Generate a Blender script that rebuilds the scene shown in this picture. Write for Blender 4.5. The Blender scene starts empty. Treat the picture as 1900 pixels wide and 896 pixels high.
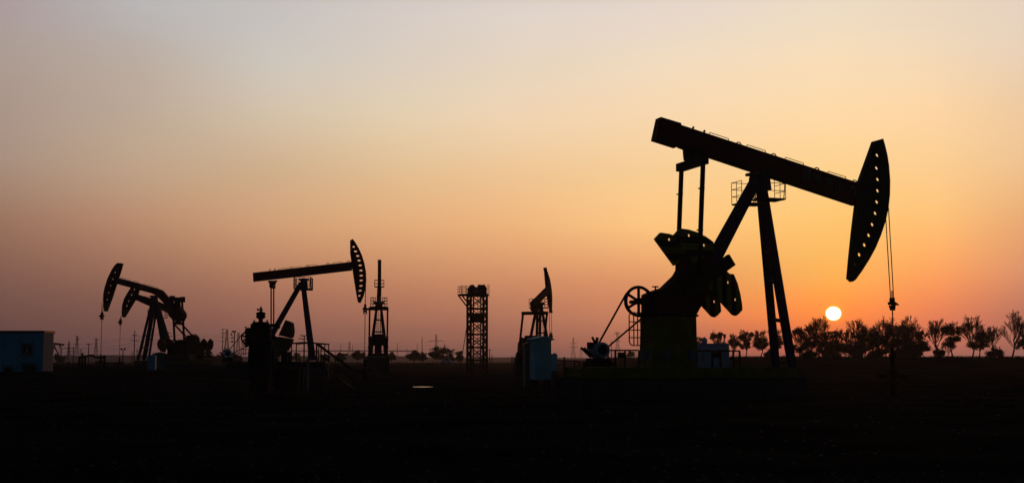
import bpy, math, random
from mathutils import Vector, Matrix, noise
from mathutils.geometry import delaunay_2d_cdt

S = bpy.context.scene
COL = S.collection
R = math.radians
# ------------------------------------------------------------------ camera model
F = 2375.0                       # focal length in photo pixels (45 mm lens)
HOR = 670.0                      # photo row of the eye level
CAMZ = 1.6
PITCH = math.atan((HOR - 448) / F)
CP, SP = math.cos(PITCH), math.sin(PITCH)


def ray(px, py):
    py = 448 + (py - 448) * 0.99815
    a = (px - 950) / F
    b = (448 - py) / F
    return Vector((a, CP - SP * b, SP + CP * b))


def at(px, py, d):
    r = ray(px, py)
    return Vector((0, 0, CAMZ)) + r * (d / r.y)


def ss(a, b, x):
    t = max(0.0, min(1.0, (x - a) / (b - a)))
    return t * t * (3 - 2 * t)


def gz(x, y):
    z = 0.8 * ss(-12, -26, x) * ss(78, 98, y) * (1 - ss(260, 380, y))
    z += 2.15 * ss(16, 34, x) * ss(105, 222, y) * (1 - ss(700, 1200, y))
    if y > 250:
        z += (0.95 + 0.15 * noise.noise((x * 0.02, y * 0.02, 1))) * math.exp(-((y - 400) / 70) ** 2) * (1 - ss(20, 50, x))
    if y < 700:
        z += 0.05 * noise.noise((x * 0.25, y * 0.25, 0)) + 0.025 * noise.noise((x * 0.9, y * 0.9, 3))
    return z


# ------------------------------------------------------------------ materials
MATS = {}


def mat(name, col, rough=0.65, wear=0.35, scale=3.0, metal=0.0, spec=0.25, bump=0.0):
    if name in MATS:
        return MATS[name]
    m = bpy.data.materials.new(name)
    m.use_nodes = True
    nt = m.node_tree
    b = nt.nodes['Principled BSDF']
    tc = nt.nodes.new('ShaderNodeTexCoord')
    n = nt.nodes.new('ShaderNodeTexNoise')
    n.inputs['Scale'].default_value = scale
    n.inputs['Detail'].default_value = 6
    n.inputs['Roughness'].default_value = 0.65
    nt.links.new(tc.outputs['Object'], n.inputs['Vector'])
    r = nt.nodes.new('ShaderNodeValToRGB')
    r.color_ramp.elements[0].position = 0.35
    r.color_ramp.elements[1].position = 0.62
    k = 1 - wear
    rust = (0.06, 0.028, 0.014)
    r.color_ramp.elements[0].color = tuple(c * k + q * wear for c, q in zip(col, rust)) + (1,)
    r.color_ramp.elements[1].color = tuple(col) + (1,)
    nt.links.new(n.outputs['Fac'], r.inputs['Fac'])
    nt.links.new(r.outputs['Color'], b.inputs['Base Color'])
    b.inputs['Roughness'].default_value = rough
    b.inputs['Metallic'].default_value = metal
    b.inputs['Specular IOR Level'].default_value = spec
    if bump:
        bp = nt.nodes.new('ShaderNodeBump')
        bp.inputs['Strength'].default_value = bump
        nt.links.new(n.outputs['Fac'], bp.inputs['Height'])
        nt.links.new(bp.outputs['Normal'], b.inputs['Normal'])
    MATS[name] = m
    return m


def stripe_mat(name, c1, c2, freq, axis=2):
    m = bpy.data.materials.new(name)
    m.use_nodes = True
    nt = m.node_tree
    b = nt.nodes['Principled BSDF']
    tc = nt.nodes.new('ShaderNodeTexCoord')
    sx = nt.nodes.new('ShaderNodeSeparateXYZ')
    nt.links.new(tc.outputs['Object'], sx.inputs[0])
    mu = nt.nodes.new('ShaderNodeMath'); mu.operation = 'MULTIPLY'
    mu.inputs[1].default_value = freq
    nt.links.new(sx.outputs[axis], mu.inputs[0])
    fr = nt.nodes.new('ShaderNodeMath'); fr.operation = 'FRACT'
    nt.links.new(mu.outputs[0], fr.inputs[0])
    gt = nt.nodes.new('ShaderNodeMath'); gt.operation = 'GREATER_THAN'
    gt.inputs[1].default_value = 0.5
    nt.links.new(fr.outputs[0], gt.inputs[0])
    mx = nt.nodes.new('ShaderNodeMix'); mx.data_type = 'RGBA'
    mx.inputs[6].default_value = tuple(c1) + (1,)
    mx.inputs[7].default_value = tuple(c2) + (1,)
    nt.links.new(gt.outputs[0], mx.inputs[0])
    nt.links.new(mx.outputs[2], b.inputs['Base Color'])
    b.inputs['Roughness'].default_value = 0.7
    b.inputs['Specular IOR Level'].default_value = 0.2
    return m


RED = mat('red_paint', (0.16, 0.016, 0.012), 0.75, 0.5, spec=0.12)
REDM = mat('dull_red_paint', (0.2, 0.035, 0.02), 0.75, 0.5, spec=0.12)
BLUE = mat('dark_blue_paint', (0.018, 0.032, 0.09), 0.7, 0.3, spec=0.15)
YEL = mat('yellow_paint', (0.22, 0.17, 0.014), 0.75, 0.5, 1.6, spec=0.12)
DIRTYEL = mat('dirty_yellow_paint', (0.13, 0.1, 0.02), 0.8, 0.5, 1.6, spec=0.1)
OLIVE = mat('olive_paint', (0.05, 0.055, 0.03), 0.75, 0.3, spec=0.12)
BLACK = mat('greasy_black_steel', (0.012, 0.011, 0.011), 0.8, 0.2, spec=0.05)
STEEL = mat('dark_steel', (0.035, 0.033, 0.034), 0.8, 0.4, spec=0.04)
RUST = mat('rusty_steel', (0.09, 0.035, 0.02), 0.8, 0.3, spec=0.1)
CABLE = mat('cable_steel', (0.16, 0.06, 0.03), 0.6, 0.4, spec=0.2)
SKY_BLUE = mat('pale_blue_enamel', (0.38, 0.66, 0.74), 0.6, 0.25, 1.2, spec=0.2)
GREYBLUE = mat('grey_blue_enamel', (0.3, 0.42, 0.5), 0.6, 0.3, 1.2, spec=0.2)
CABINB = mat('blue_cabin_panel', (0.13, 0.38, 0.55), 0.6, 0.15, 0.8, spec=0.2)
CABINW = mat('sky_tinted_cabin_panel', (0.3, 0.28, 0.35), 0.6, 0.15, 0.8, spec=0.2)  # cabin end wall: reflected pinkish sky put into the panel colour
ORANGE = mat('orange_rim_and_reflector', (0.6, 0.06, 0.015), 0.6, 0.1, spec=0.2)  # colours the sun's rim on the cabin roof; also the post reflector
FRAMEM = mat('window_frame_paint', (0.16, 0.22, 0.24), 0.6, 0.2)
GLASS = mat('dark_window_glass', (0.008, 0.01, 0.012), 0.15, 0.0, spec=0.5)
CONC = mat('concrete', (0.06, 0.057, 0.054), 0.95, 0.25, 2.0, spec=0.05, bump=0.3)
GALV = mat('galvanised_steel', (0.3, 0.3, 0.31), 0.6, 0.2, metal=0.2)
PALE = mat('pale_paint', (0.3, 0.23, 0.21), 0.7, 0.3)
LETTER = mat('faded_white_lettering', (0.22, 0.2, 0.21), 0.8, 0.4, 6.0)
WOOD = mat('weathered_pole_wood', (0.06, 0.05, 0.045), 0.9, 0.2)
BARK = mat('bark', (0.05, 0.038, 0.03), 0.95, 0.2, spec=0.05)
LEAF = mat('dark_leaf', (0.045, 0.055, 0.022), 0.85, 0.4, 0.7, spec=0.08)
GRASSM = mat('dry_dark_grass', (0.035, 0.04, 0.018), 0.95, 0.3, 0.3, spec=0.02)
PYL = mat('pylon_steel', (0.12, 0.12, 0.12), 0.7, 0.1, 0.2)
WGT = stripe_mat('striped_weight_paint', (0.3, 0.22, 0.02), (0.012, 0.01, 0.01), 1.7, 2)
WGTX = stripe_mat('striped_weight_paint_upright', (0.3, 0.22, 0.02), (0.012, 0.01, 0.01), 2.2, 0)


# ------------------------------------------------------------------ mesh builder
class MB:
    def __init__(self):
        self.v = []
        self.f = []

    def add(self, vs, fs):
        n = len(self.v)
        self.v += [tuple(v) for v in vs]
        self.f += [tuple(i + n for i in f) for f in fs]
        return self

    def box(self, c, s, rz=0.0, ry=0.0):
        M = Matrix.Rotation(rz, 3, 'Z') @ Matrix.Rotation(ry, 3, 'Y')
        vs = []
        for dx in (-.5, .5):
            for dy in (-.5, .5):
                for dz in (-.5, .5):
                    vs.append(Vector(c) + M @ Vector((dx * s[0], dy * s[1], dz * s[2])))
        return self.add(vs, [(0, 1, 3, 2), (4, 6, 7, 5), (0, 4, 5, 1), (2, 3, 7, 6), (0, 2, 6, 4), (1, 5, 7, 3)])

    def bar(self, p, q, w, h=None, up=(0, 1, 0)):
        p, q = Vector(p), Vector(q)
        h = h or w
        d = (q - p).normalized()
        u = Vector(up)
        if abs(d.dot(u)) > 0.97:
            u = Vector((1, 0, 0))
        a = d.cross(u).normalized() * (w / 2)
        b = a.cross(d).normalized() * (h / 2)
        vs = [p - a - b, p + a - b, p + a + b, p - a + b, q - a - b, q + a - b, q + a + b, q - a + b]
        return self.add(vs, [(3, 2, 1, 0), (4, 5, 6, 7), (0, 1, 5, 4), (1, 2, 6, 5), (2, 3, 7, 6), (3, 0, 4, 7)])

    def hbeam(self, p, q, w, h=None, up=(0, 1, 0)):
        """an H section: two flanges and a web"""
        p, q = Vector(p), Vector(q)
        h = h or w
        d = (q - p).normalized()
        u = Vector(up)
        if abs(d.dot(u)) > 0.97:
            u = Vector((1, 0, 0))
        a = d.cross(u).normalized()
        b = a.cross(d).normalized()
        t = w * 0.14
        for s in (-1, 1):
            o = b * (s * (h / 2 - t / 2))
            self.bar(p + o, q + o, w, t, b)
        self.bar(p, q, t, h - 2 * t, b)
        return self

    def tube(self, p, q, r, r2=None, n=8):
        p, q = Vector(p), Vector(q)
        r2 = r if r2 is None else r2
        d = (q - p).normalized()
        u = Vector((0, 0, 1)) if abs(d.z) < 0.9 else Vector((1, 0, 0))
        a = d.cross(u).normalized()
        b = d.cross(a)
        vs = []
        for k in range(n):
            t = 2 * math.pi * k / n
            e = a * math.cos(t) + b * math.sin(t)
            vs += [p + e * r, q + e * r2]
        fs = [(2 * k, 2 * k + 1, 2 * ((k + 1) % n) + 1, 2 * ((k + 1) % n)) for k in range(n)]
        fs += [tuple(2 * k for k in range(n)), tuple(2 * k + 1 for k in reversed(range(n)))]
        return self.add(vs, fs)

    def path(self, pts, r, n=6):
        for a, b in zip(pts, pts[1:]):
            self.tube(a, b, r, n=n)
        return self

    def prism(self, poly, y0, y1):
        n = len(poly)
        vs = [(x, y0, z) for x, z in poly] + [(x, y1, z) for x, z in poly]
        fs = [tuple(range(n)), tuple(reversed(range(n, 2 * n)))]
        fs += [(i, (i + 1) % n + 0, (i + 1) % n + n, i + n) for i in range(n)]
        return self.add(vs, fs)

    def holed(self, poly, holes, y0, y1):
        loops = [poly] + holes
        pts, eds = [], []
        for lp in loops:
            s = len(pts)
            pts += [Vector(p) for p in lp]
            eds += [(s + i, s + (i + 1) % len(lp)) for i in range(len(lp))]
        v, e, f, _, _, _ = delaunay_2d_cdt(pts, eds, [], 0, 1e-6)

        def inside(p, lp):
            c = False
            for i in range(len(lp)):
                a, b = lp[i], lp[i - 1]
                if (a[1] > p[1]) != (b[1] > p[1]) and p[0] < (b[0] - a[0]) * (p[1] - a[1]) / (b[1] - a[1]) + a[0]:
                    c = not c
            return c
        keep = []
        for t in f:
            c = sum((v[i] for i in t), Vector((0, 0))) / len(t)
            if inside(c, poly) and not any(inside(c, h) for h in holes):
                keep.append(t)
        n = len(v)
        vs = [(p.x, y0, p.y) for p in v] + [(p.x, y1, p.y) for p in v]
        fs = [tuple(t) for t in keep] + [tuple(i + n for i in reversed(t)) for t in keep]
        cnt = {}
        for t in keep:
            for i in range(len(t)):
                k = tuple(sorted((t[i], t[(i + 1) % len(t)])))
                cnt[k] = cnt.get(k, 0) + 1
        for (a, b), c in cnt.items():
            if c == 1:
                fs.append((a, b, b + n, a + n))
        return self.add(vs, fs)

    def lathe(self, prof, c=(0, 0, 0), n=14):
        c = Vector(c)
        m = len(prof)
        vs = [c + Vector((r * math.cos(2 * math.pi * k / n), r * math.sin(2 * math.pi * k / n), z)) for k in range(n) for r, z in prof]
        fs = []
        for k in range(n):
            q = (k + 1) % n
            for i in range(m - 1):
                fs.append((k * m + i, q * m + i, q * m + i + 1, k * m + i + 1))
        fs.append(tuple(k * m for k in reversed(range(n))))
        fs.append(tuple(k * m + m - 1 for k in range(n)))
        return self.add(vs, fs)

    def ring(self, c, axis, rad, r, n=20, k=6, sx=1.0):
        c = Vector(c)
        d = Vector(axis).normalized()
        u = Vector((0, 0, 1)) if abs(d.z) < 0.9 else Vector((1, 0, 0))
        a = d.cross(u).normalized()
        b = d.cross(a)
        vs, fs = [], []
        for i in range(n):
            t = 2 * math.pi * i / n
            e = a * math.cos(t) + b * math.sin(t)
            for j in range(k):
                s = 2 * math.pi * j / k
                vs.append(c + e * (rad + r * math.cos(s)) + d * (r * sx * math.sin(s)))
        for i in range(n):
            for j in range(k):
                fs.append((i * k + j, ((i + 1) % n) * k + j, ((i + 1) % n) * k + (j + 1) % k, i * k + (j + 1) % k))
        return self.add(vs, fs)

    def ball(self, c, r, n=8, m=6):
        prof = [(max(1e-4, r * math.sin(math.pi * i / m)), -r * math.cos(math.pi * i / m)) for i in range(m + 1)]
        return self.lathe(prof, c, n)

    def build(self, name, m, parent=None, label=None, smooth=False):
        me = bpy.data.meshes.new(name)
        me.from_pydata(self.v, [], self.f)
        me.materials.append(m)
        if smooth:
            for p in me.polygons:
                p.use_smooth = True
        me.update()
        o = bpy.data.objects.new(name, me)
        COL.objects.link(o)
        if parent is not None:
            o.parent = parent
        if label:
            o['label'] = label
        return o


def tag(o, label=None, cat=None, group=None, kind=None):
    for k, v in (('label', label), ('category', cat), ('group', group), ('kind', kind)):
        if v:
            o[k] = v
    return o


def thing(name, label, cat, loc=(0, 0, 0), rz=0.0, group=None, scale=1.0):
    o = bpy.data.objects.new(name, None)
    o.empty_display_size = 0.3
    COL.objects.link(o)
    o.location = loc
    o.rotation_euler = (0, 0, rz)
    o.scale = (scale,) * 3
    return tag(o, label, cat, group)


def dup(root, loc, rz, scale, label, group=None):
    def rec(o, par):
        c = o.copy()
        COL.objects.link(c)
        if par:
            c.parent = par
        for ch in o.children:
            rec(ch, c)
        return c
    r = rec(root, None)
    r.location = loc
    r.rotation_euler = (0, 0, rz)
    r.scale = (scale,) * 3
    r['label'] = label
    if group:
        r['group'] = group
    return r


# ------------------------------------------------------------------ ground
def build_ground():
    ys = [-150, -60, -20, -5]
    y = 0.0
    while y < 4150:
        ys.append(y)
        y += max(0.6, y * 0.022)
    ys.append(4150)
    n = 150
    xs = []
    for i in range(-n, n + 1):
        t = i / n
        xs.append(2400 * math.copysign(0.03 * abs(t) + 0.97 * abs(t) ** 4.2, t))
    vs = [(x, y, gz(x, y)) for y in ys for x in xs]
    w = len(xs)
    fs = [(j * w + i, j * w + i + 1, (j + 1) * w + i + 1, (j + 1) * w + i) for j in range(len(ys) - 1) for i in range(w - 1)]
    m = bpy.data.materials.new('dark_soil')
    m.use_nodes = True
    nt = m.node_tree
    b = nt.nodes['Principled BSDF']
    tc = nt.nodes.new('ShaderNodeTexCoord')
    n1 = nt.nodes.new('ShaderNodeTexNoise'); n1.inputs['Scale'].default_value = 0.25; n1.inputs['Detail'].default_value = 8
    n2 = nt.nodes.new('ShaderNodeTexNoise'); n2.inputs['Scale'].default_value = 3.0; n2.inputs['Detail'].default_value = 8
    nt.links.new(tc.outputs['Object'], n1.inputs['Vector'])
    nt.links.new(tc.outputs['Object'], n2.inputs['Vector'])
    r = nt.nodes.new('ShaderNodeValToRGB')
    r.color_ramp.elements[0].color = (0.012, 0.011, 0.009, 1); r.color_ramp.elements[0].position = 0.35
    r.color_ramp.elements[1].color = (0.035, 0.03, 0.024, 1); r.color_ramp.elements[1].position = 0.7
    nt.links.new(n1.outputs['Fac'], r.inputs['Fac'])
    nt.links.new(r.outputs['Color'], b.inputs['Base Color'])
    b.inputs['Roughness'].default_value = 1.0
    b.inputs['Specular IOR Level'].default_value = 0.0
    bp = nt.nodes.new('ShaderNodeBump'); bp.inputs['Strength'].default_value = 0.8; bp.inputs['Distance'].default_value = 0.15
    nt.links.new(n2.outputs['Fac'], bp.inputs['Height'])
    nt.links.new(bp.outputs['Normal'], b.inputs['Normal'])
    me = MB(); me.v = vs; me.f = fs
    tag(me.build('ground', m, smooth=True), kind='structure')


build_ground()

# hills far off
def build_hills():
    rnd = random.Random(4)
    mb = MB()
    xs = [-1700 + i * 22 for i in range(156)]
    for x0, x1 in zip(xs, xs[1:]):
        def h(x):
            px = 950 + x / 1800 * F
            base = 8 + 3.5 * noise.noise((x * 0.006, 0, 0)) + 1.8 * noise.noise((x * 0.03, 5, 0))
            base *= 1.15 - 0.55 * ss(820, 1150, px) - 0.3 * ss(1200, 1400, px)
            return max(2.0, base)
        a, b = h(x0), h(x1)
        mb.add([(x0, 1800, -0.3), (x1, 1800, -0.3), (x1, 1815, b * .8), (x0, 1815, a * .8), (x1, 1850, b), (x0, 1850, a), (x1, 1960, -0.3), (x0, 1960, -0.3)],
               [(0, 1, 2, 3), (3, 2, 4, 5), (5, 4, 6, 7)])
    tag(mb.build('hills', mat('far_hill', (.03, .03, .036), 1.0, .1, .01, spec=0)), kind='structure')


build_hills()

# standing water
WATER = bpy.data.materials.new('standing_water')
WATER.use_nodes = True
_b = WATER.node_tree.nodes['Principled BSDF']
_b.inputs['Base Color'].default_value = (0.02, 0.018, 0.015, 1)
_b.inputs['Roughness'].default_value = 0.22
_b.inputs['IOR'].default_value = 1.33


def puddle(px0, px1, py0, py1, seed):
    rnd = random.Random(seed)
    y0 = CAMZ * F / (py1 - HOR)
    y1 = CAMZ * F / (py0 - HOR)
    cx = (px0 + px1) / 2
    yc = (y0 + y1) / 2
    x = (cx - 950) / F * yc
    hx = (px1 - px0) / 2 / F * yc
    hy = (y1 - y0) / 2
    zz = gz(x, yc) + 0.06
    vs = [(x, yc, zz)]
    n = 40
    for k in range(n):
        t = 2 * math.pi * k / n
        q = 1 + 0.3 * noise.noise((math.cos(t) * 1.4 + seed, math.sin(t) * 1.4, 2)) + .25 * noise.noise((math.cos(t) * 4 + seed, math.sin(t) * 4, 5))
        vs.append((x + hx * q * math.cos(t), yc + hy * q * math.sin(t), zz))
    mb = MB().add(vs, [(0, 1 + k, 1 + (k + 1) % n) for k in range(n)])
    tag(mb.build('puddle_water', WATER), kind='structure')


puddle(766, 802, 718.0, 719.6, 2)



# ------------------------------------------------------------------ pumpjack builder
def ellipse(cx, cz, rx, rz, n=14, rot=0.0):
    out = []
    for k in range(n):
        t = 2 * math.pi * k / n
        a, b = rx * math.cos(t), rz * math.sin(t)
        out.append((cx + a * math.cos(rot) - b * math.sin(rot), cz + a * math.sin(rot) + b * math.cos(rot)))
    return out


class Frame:
    """local frame of a pump: origin on the ground under the saddle, x towards the head, z up"""

    def __init__(self, px, py, d, yaw):
        p = at(px, py, d)
        self.O = Vector((p.x, p.y, gz(p.x, p.y) - 0.05))
        self.yaw = yaw
        self.u = Vector((math.cos(yaw), math.sin(yaw), 0))
        self.n = Vector((-math.sin(yaw), math.cos(yaw), 0))
        self.near = -1 if math.cos(yaw) > 0 else 1
        self.sz = p.z - self.O.z

    def __call__(self, px, py, yl=0.0):
        r = ray(px, py)
        c = Vector((0, 0, CAMZ))
        t = (yl - self.n.dot(c - self.O)) / self.n.dot(r)
        X = c + r * t - self.O
        return (X.dot(self.u), X.z)

    def poly(self, pts, yl=0.0):
        return [self(x, y, yl) for x, y in pts]


def lettering(parent, body, x, y, z, size, ang, near, label=None):
    cu = bpy.data.curves.new('lettering', 'FONT')
    cu.body = body
    cu.size = size
    cu.align_x = 'CENTER'
    cu.align_y = 'CENTER'
    cu.extrude = 0.004
    tmp = bpy.data.objects.new('lettering_tmp', cu)
    COL.objects.link(tmp)
    dg = bpy.context.evaluated_depsgraph_get()
    me = bpy.data.meshes.new_from_object(tmp.evaluated_get(dg))
    bpy.data.objects.remove(tmp)
    bpy.data.curves.remove(cu)
    me.name = 'lettering'
    M = Matrix.Translation((x, y, z)) @ (Matrix.Rotation(math.pi, 4, 'Z') if near > 0 else Matrix.Identity(4))
    M = M @ Matrix.Rotation(-ang if near < 0 else ang, 4, 'Y') @ Matrix.Rotation(math.pi / 2, 4, 'X')
    me.transform(M)
    me.materials.clear()
    me.materials.append(LETTER)
    o = bpy.data.objects.new('lettering', me)
    COL.objects.link(o)
    o.parent = parent
    return o


def make_pump(fr, label, P, group=None):
    t = thing('pumpjack', label, 'pumpjack', fr.O, fr.yaw, group)
    nr = fr.near
    c = P['col']
    # --- walking beam
    bw = P['beam_w'] / 2
    mb = MB().prism(P['beam'], -bw, bw)
    beam = mb.build('walking_beam', c['beam'], t)
    if P.get('beam_collar'):
        MB().prism(P['beam_collar'], -bw - 0.03, bw + 0.03).build('tail_sleeve', c['beam'], beam)
    # grab rails and hooks along the top edge
    (ax, az), (bx, bz) = P['top']
    L = math.hypot(bx - ax, bz - az)
    dx, dz = (bx - ax) / L, (bz - az) / L

    def onb(s, h, y=0.0):
        return Vector((ax + dx * s - dz * h, y, az + dz * s + dx * h))
    for s0, s1 in P.get('grabs', []):
        h = P.get('grab_h', 0.12)
        MB().path([onb(s0 * L, 0), onb(s0 * L + .04, h), onb(s1 * L - .04, h), onb(s1 * L, 0)], P.get('grab_r', 0.012), 5).build('grab_rail', RUST, beam)
    for s in P.get('hooks', []):
        r = 0.14
        pts = [onb(s * L + r * math.cos(q), -0.01 + r * math.sin(q) * 1.1) for q in [math.pi * k / 8 for k in range(9)]]
        MB().path(pts, 0.028, 5).build('lifting_eye', STEEL, beam)
    for s in P.get('bolts', []):
        MB().tube(onb(s * L, -0.02), onb(s * L, 0.1), 0.03).ball(onb(s * L, 0.13), 0.06).build('grease_cup', STEEL, beam)
    if P.get('text'):
        for body, s, h, size in P['text']:
            o = onb(s * L, h)
            lettering(beam, body, o.x, nr * (bw + 0.006), o.z, size, math.atan2(dz, dx), nr)
    if P.get('patches'):
        for s0, s1, h0, h1, m in P['patches']:
            q = [onb(s0 * L, h0), onb(s1 * L, h0), onb(s1 * L, h1), onb(s0 * L, h1)]
            MB().prism([(v.x, v.z) for v in q], nr * bw, nr * (bw + 0.008)).build('painted_panel', m, beam)
    if P.get('tailweight'):
        MB().prism(P['tailweight'], -bw - 0.25, bw + 0.25).build('tail_counterweight', c['weight'], t)
    # --- horsehead
    hw = P['head_w'] / 2
    head = MB().holed(P['head'], P['holes'], -hw, hw).build('horsehead', c['head'], t)
    if P.get('head_tip'):
        MB().prism(P['head_tip'], nr * hw, nr * (hw + 0.012)).build('painted_tip', DIRTYEL, head)
    # --- post
    for p, q, w in P['front']:
        MB().hbeam(p, q, w, w * 0.8).build('front_leg', c['leg'], t)
    for p, q, w in P['rear']:
        MB().hbeam(p, q, w, w * 0.8).build('rear_leg', c['leg'], t)
    (p0, q0, _), (p1, q1, _) = P['front'][0], P['front'][-1]
    for k in P.get('ties', (0.4, 0.6, 0.8)):
        a = Vector(p0).lerp(Vector(q0), k)
        b = Vector(p1).lerp(Vector(q1), k)
        MB().bar(a, b, 0.16, 0.16, (0, 0, 1)).build('cross_tie', c['leg'], t)
    # ladder between the front legs
    la, lb, lw = P['ladder']
    mb = MB()
    la, lb = Vector(la), Vector(lb)
    for s in (-1, 1):
        mb.tube(la + Vector((0, s * lw, 0)), lb + Vector((0, s * lw, 0)), 0.025, n=5)
    nrg = int((la - lb).length / 0.32)
    for k in range(1, nrg):
        q = la.lerp(lb, k / nrg)
        mb.tube(q + Vector((0, -lw, 0)), q + Vector((0, lw, 0)), 0.018, n=5)
    mb.build('ladder', c.get('ladder', STEEL), t)
    sx, sz, sw = P['saddle']
    mb = MB().prism([(sx - sw, sz - 0.75), (sx + sw, sz - 0.75), (sx + sw * .8, sz - .1), (sx + sw * .45, sz + 0.12), (sx - sw * .45, sz + 0.12), (sx - sw * .8, sz - .1)], -0.42, 0.42)
    mb.tube((sx, -0.62, sz - 0.05), (sx, 0.62, sz - 0.05), 0.17, n=12)
    mb.box((sx - sw, 0, sz + 0.02), (0.2, 0.9, 0.12)).box((sx + sw, 0, sz + 0.02), (0.2, 0.9, 0.12))
    mb.build('saddle_bearing', c['leg'], t)
    # --- service platform round the post top
    if P.get('plat'):
        x0, x1, y0, y1, z, rh = P['plat']
        gap = 0.4
        deck = MB().box(((x0 + x1) / 2, (y0 - gap) / 2, z), (x1 - x0, -gap - y0, 0.07)).box(((x0 + x1) / 2, (y1 + gap) / 2, z - .003), (x1 - x0, y1 - gap, 0.07))
        deck.bar((0, y0, z - .06), (0, y1, z - .06), 0.08, 0.1, (0, 0, 1))
        d = deck.build('service_deck', STEEL, t)
        for (ya, yb) in ((y0, -gap), (gap, y1)):
            rl = MB()
            r = P.get('rail_r', 0.016)
            ye = ya if ya < 0 else yb
            yi = yb if ya < 0 else ya
            for hh in (0.36, 0.7, rh):
                rl.path([(x0, yi, z + hh), (x0, ye, z + hh), (x1, ye, z + hh), (x1, yi, z + hh)], r, 5)
            for (x, y) in ((x0, ye), (x1, ye), (x0, (yi + ye) / 2), (x1, yi), (x0, yi), (x1, (yi + ye) / 2)):
                rl.tube((x, y, z), (x, y, z + rh), r, n=5)
            rl.bar((x1 - .1, ye, z), (x1, ye, z + rh), 2 * r)
            rl.build('guard_rail', RUST, d)
    # --- equaliser and pitmans
    ex, ez, el, es = P['equal']
    mb = MB().box((ex, 0, ez), (es, 2 * el, es * 1.05))
    if P.get('eq_blocks'):
        for s in (-1, 1):
            mb.box((ex, s * el, ez), (es * 1.25, es * 1.2, es * 1.7))
    bx_, bz_ = P['eq_top']
    mb.prism([(ex - es * .8, ez + es * .5), (ex + es * .8, ez + es * .5), (bx_ + es * 1.1, bz_), (bx_ - es * 1.1, bz_)] if bz_ > ez else
             [(bx_ - es * .9, bz_), (bx_ + es * .9, bz_), (ex + es * .6, ez - es * .5), (ex - es * .6, ez - es * .5)], -0.3, 0.3)
    mb.tube((bx_, -0.4, (bz_ + ez) / 2 + .06), (bx_, 0.4, (bz_ + ez) / 2 + .06), 0.16, n=10)
    mb.box((bx_, 0, bz_ - .05), (es * 2.6, .4, .1), ry=-math.atan2(dz, dx))
    mb.build('equalizer', c['eq'], t)
    yc = P['ycrank']
    cx, cz = P['shaft']
    fx, fz = P['crank_end']
    pinx, pinz = P['pin']
    for s in (-1, 1):
        mb = MB().bar((ex, s * P['ypit'], ez - es * .4), (pinx, s * P['ypit'], pinz), P.get('pit_w', 0.17))
        if P.get('pit_ticks'):
            for k in (0.25, 0.62):
                q = Vector((ex, s * P['ypit'], ez)).lerp(Vector((pinx, s * P['ypit'], pinz)), k)
                mb.box(q - Vector((.03, 0, 0)), (0.24, .2, .05))
        mb.tube((pinx, s * (P['ypit'] + .15), pinz), (pinx, s * (yc - .1), pinz), 0.14, n=10)
        mb.build('pitman_arm', c['eq'], t)
        d = Vector((fx - cx, 0, fz - cz)).normalized()
        cr = MB().bar((cx - d.x * .35, s * yc, cz - d.z * .35), (fx, s * yc, fz), 0.55, 0.24, (0, 1, 0)).tube((cx, s * (yc - .2), cz), (cx, s * (yc + .2), cz), 0.32, n=14)
        crank = cr.build('crank_arm', BLACK, t)
        for w, hl, m in P['weights']:
            MB().holed(w, hl, s * yc - P.get('w_th', .17), s * yc + P.get('w_th', .17)).build('crank_counterweight', m, crank)
    # --- gearbox, pedestal, skid
    gw = P['gear_w'] / 2
    mb = MB().prism(P['gear'], -gw, gw)
    mb.tube((cx, -yc, cz), (cx, yc, cz), 0.16, n=10)
    g = mb.build('gearbox', c['gear'], t)
    for (x, z, h) in P.get('gear_bits', []):
        MB().tube((x, 0, z - .05), (x, 0, z + h), 0.035, n=6).box((x, 0, z + h), (0.24, 0.2, 0.05)).build('breather_cap', BLACK, g)
    MB().prism(P['ped'], -P['ped_w'] / 2, P['ped_w'] / 2).build('pedestal', c['ped'], t)
    for (x0, x1, z0, z1, w, m) in P['skid']:
        mb = MB()
        for s in (-1, 1):
            mb.hbeam((x0, s * (w / 2 - .15), (z0 + z1) / 2), (x1, s * (w / 2 - .15), (z0 + z1) / 2), z1 - z0, 0.3, (0, 1, 0))
        k = x0 + 0.15
        while k < x1:
            mb.box((k, 0, (z0 + z1) / 2 - .005), (0.2, w - .6, (z1 - z0) * .8))
            k += 1.6
        mb.box(((x0 + x1) / 2, 0, z1 - .03), (x1 - x0 - .02, w - .62, 0.02))
        mb.build('skid', m, t)
    # --- sheave, motor, belts
    if P.get('sheave'):
        x, y, z, r = P['sheave']
        mb = MB().ring((x, y, z), (0, 1, 0), r - .05, 0.068, 28, 6, 2.0).tube((x, y - .14, z), (x, y + .14, z), 0.15, n=12)
        for k in range(6):
            q = math.pi * k / 3 + .52
            mb.bar((x + .1 * math.cos(q), y, z + .1 * math.sin(q)), (x + (r - .06) * math.cos(q), y, z + (r - .06) * math.sin(q)), 0.105, 0.07)
        mb.tube((x, y, z), (x, 0, z), .08)
        mb.build('sheave', BLACK, t)
        mx, my, mz, mr, ml = P['motor']
        mo = thing_part_motor(t, mx, my, mz, mr, ml, c.get('motor', SKY_BLUE), nr)
        # belt tangents
        d = Vector((mx - x, mz - z))
        L2 = d.length
        base = math.atan2(d.y, d.x)
        off = math.acos((r - mr * .45) / L2)
        for s in (-1, 1):
            q = base + s * off
            a = (x + r * math.cos(q), y, z + r * math.sin(q))
            b = (mx + mr * .45 * math.cos(q), y, mz + mr * .45 * math.sin(q))
            MB().bar(a, b, P.get('belt_t', 0.05), 0.1).build('drive_belt', BLACK, t)
    # --- bridle, carrier, polished rod
    hx, hz, hy = P['bridle_top']
    kx, kz = P['carrier']
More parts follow.
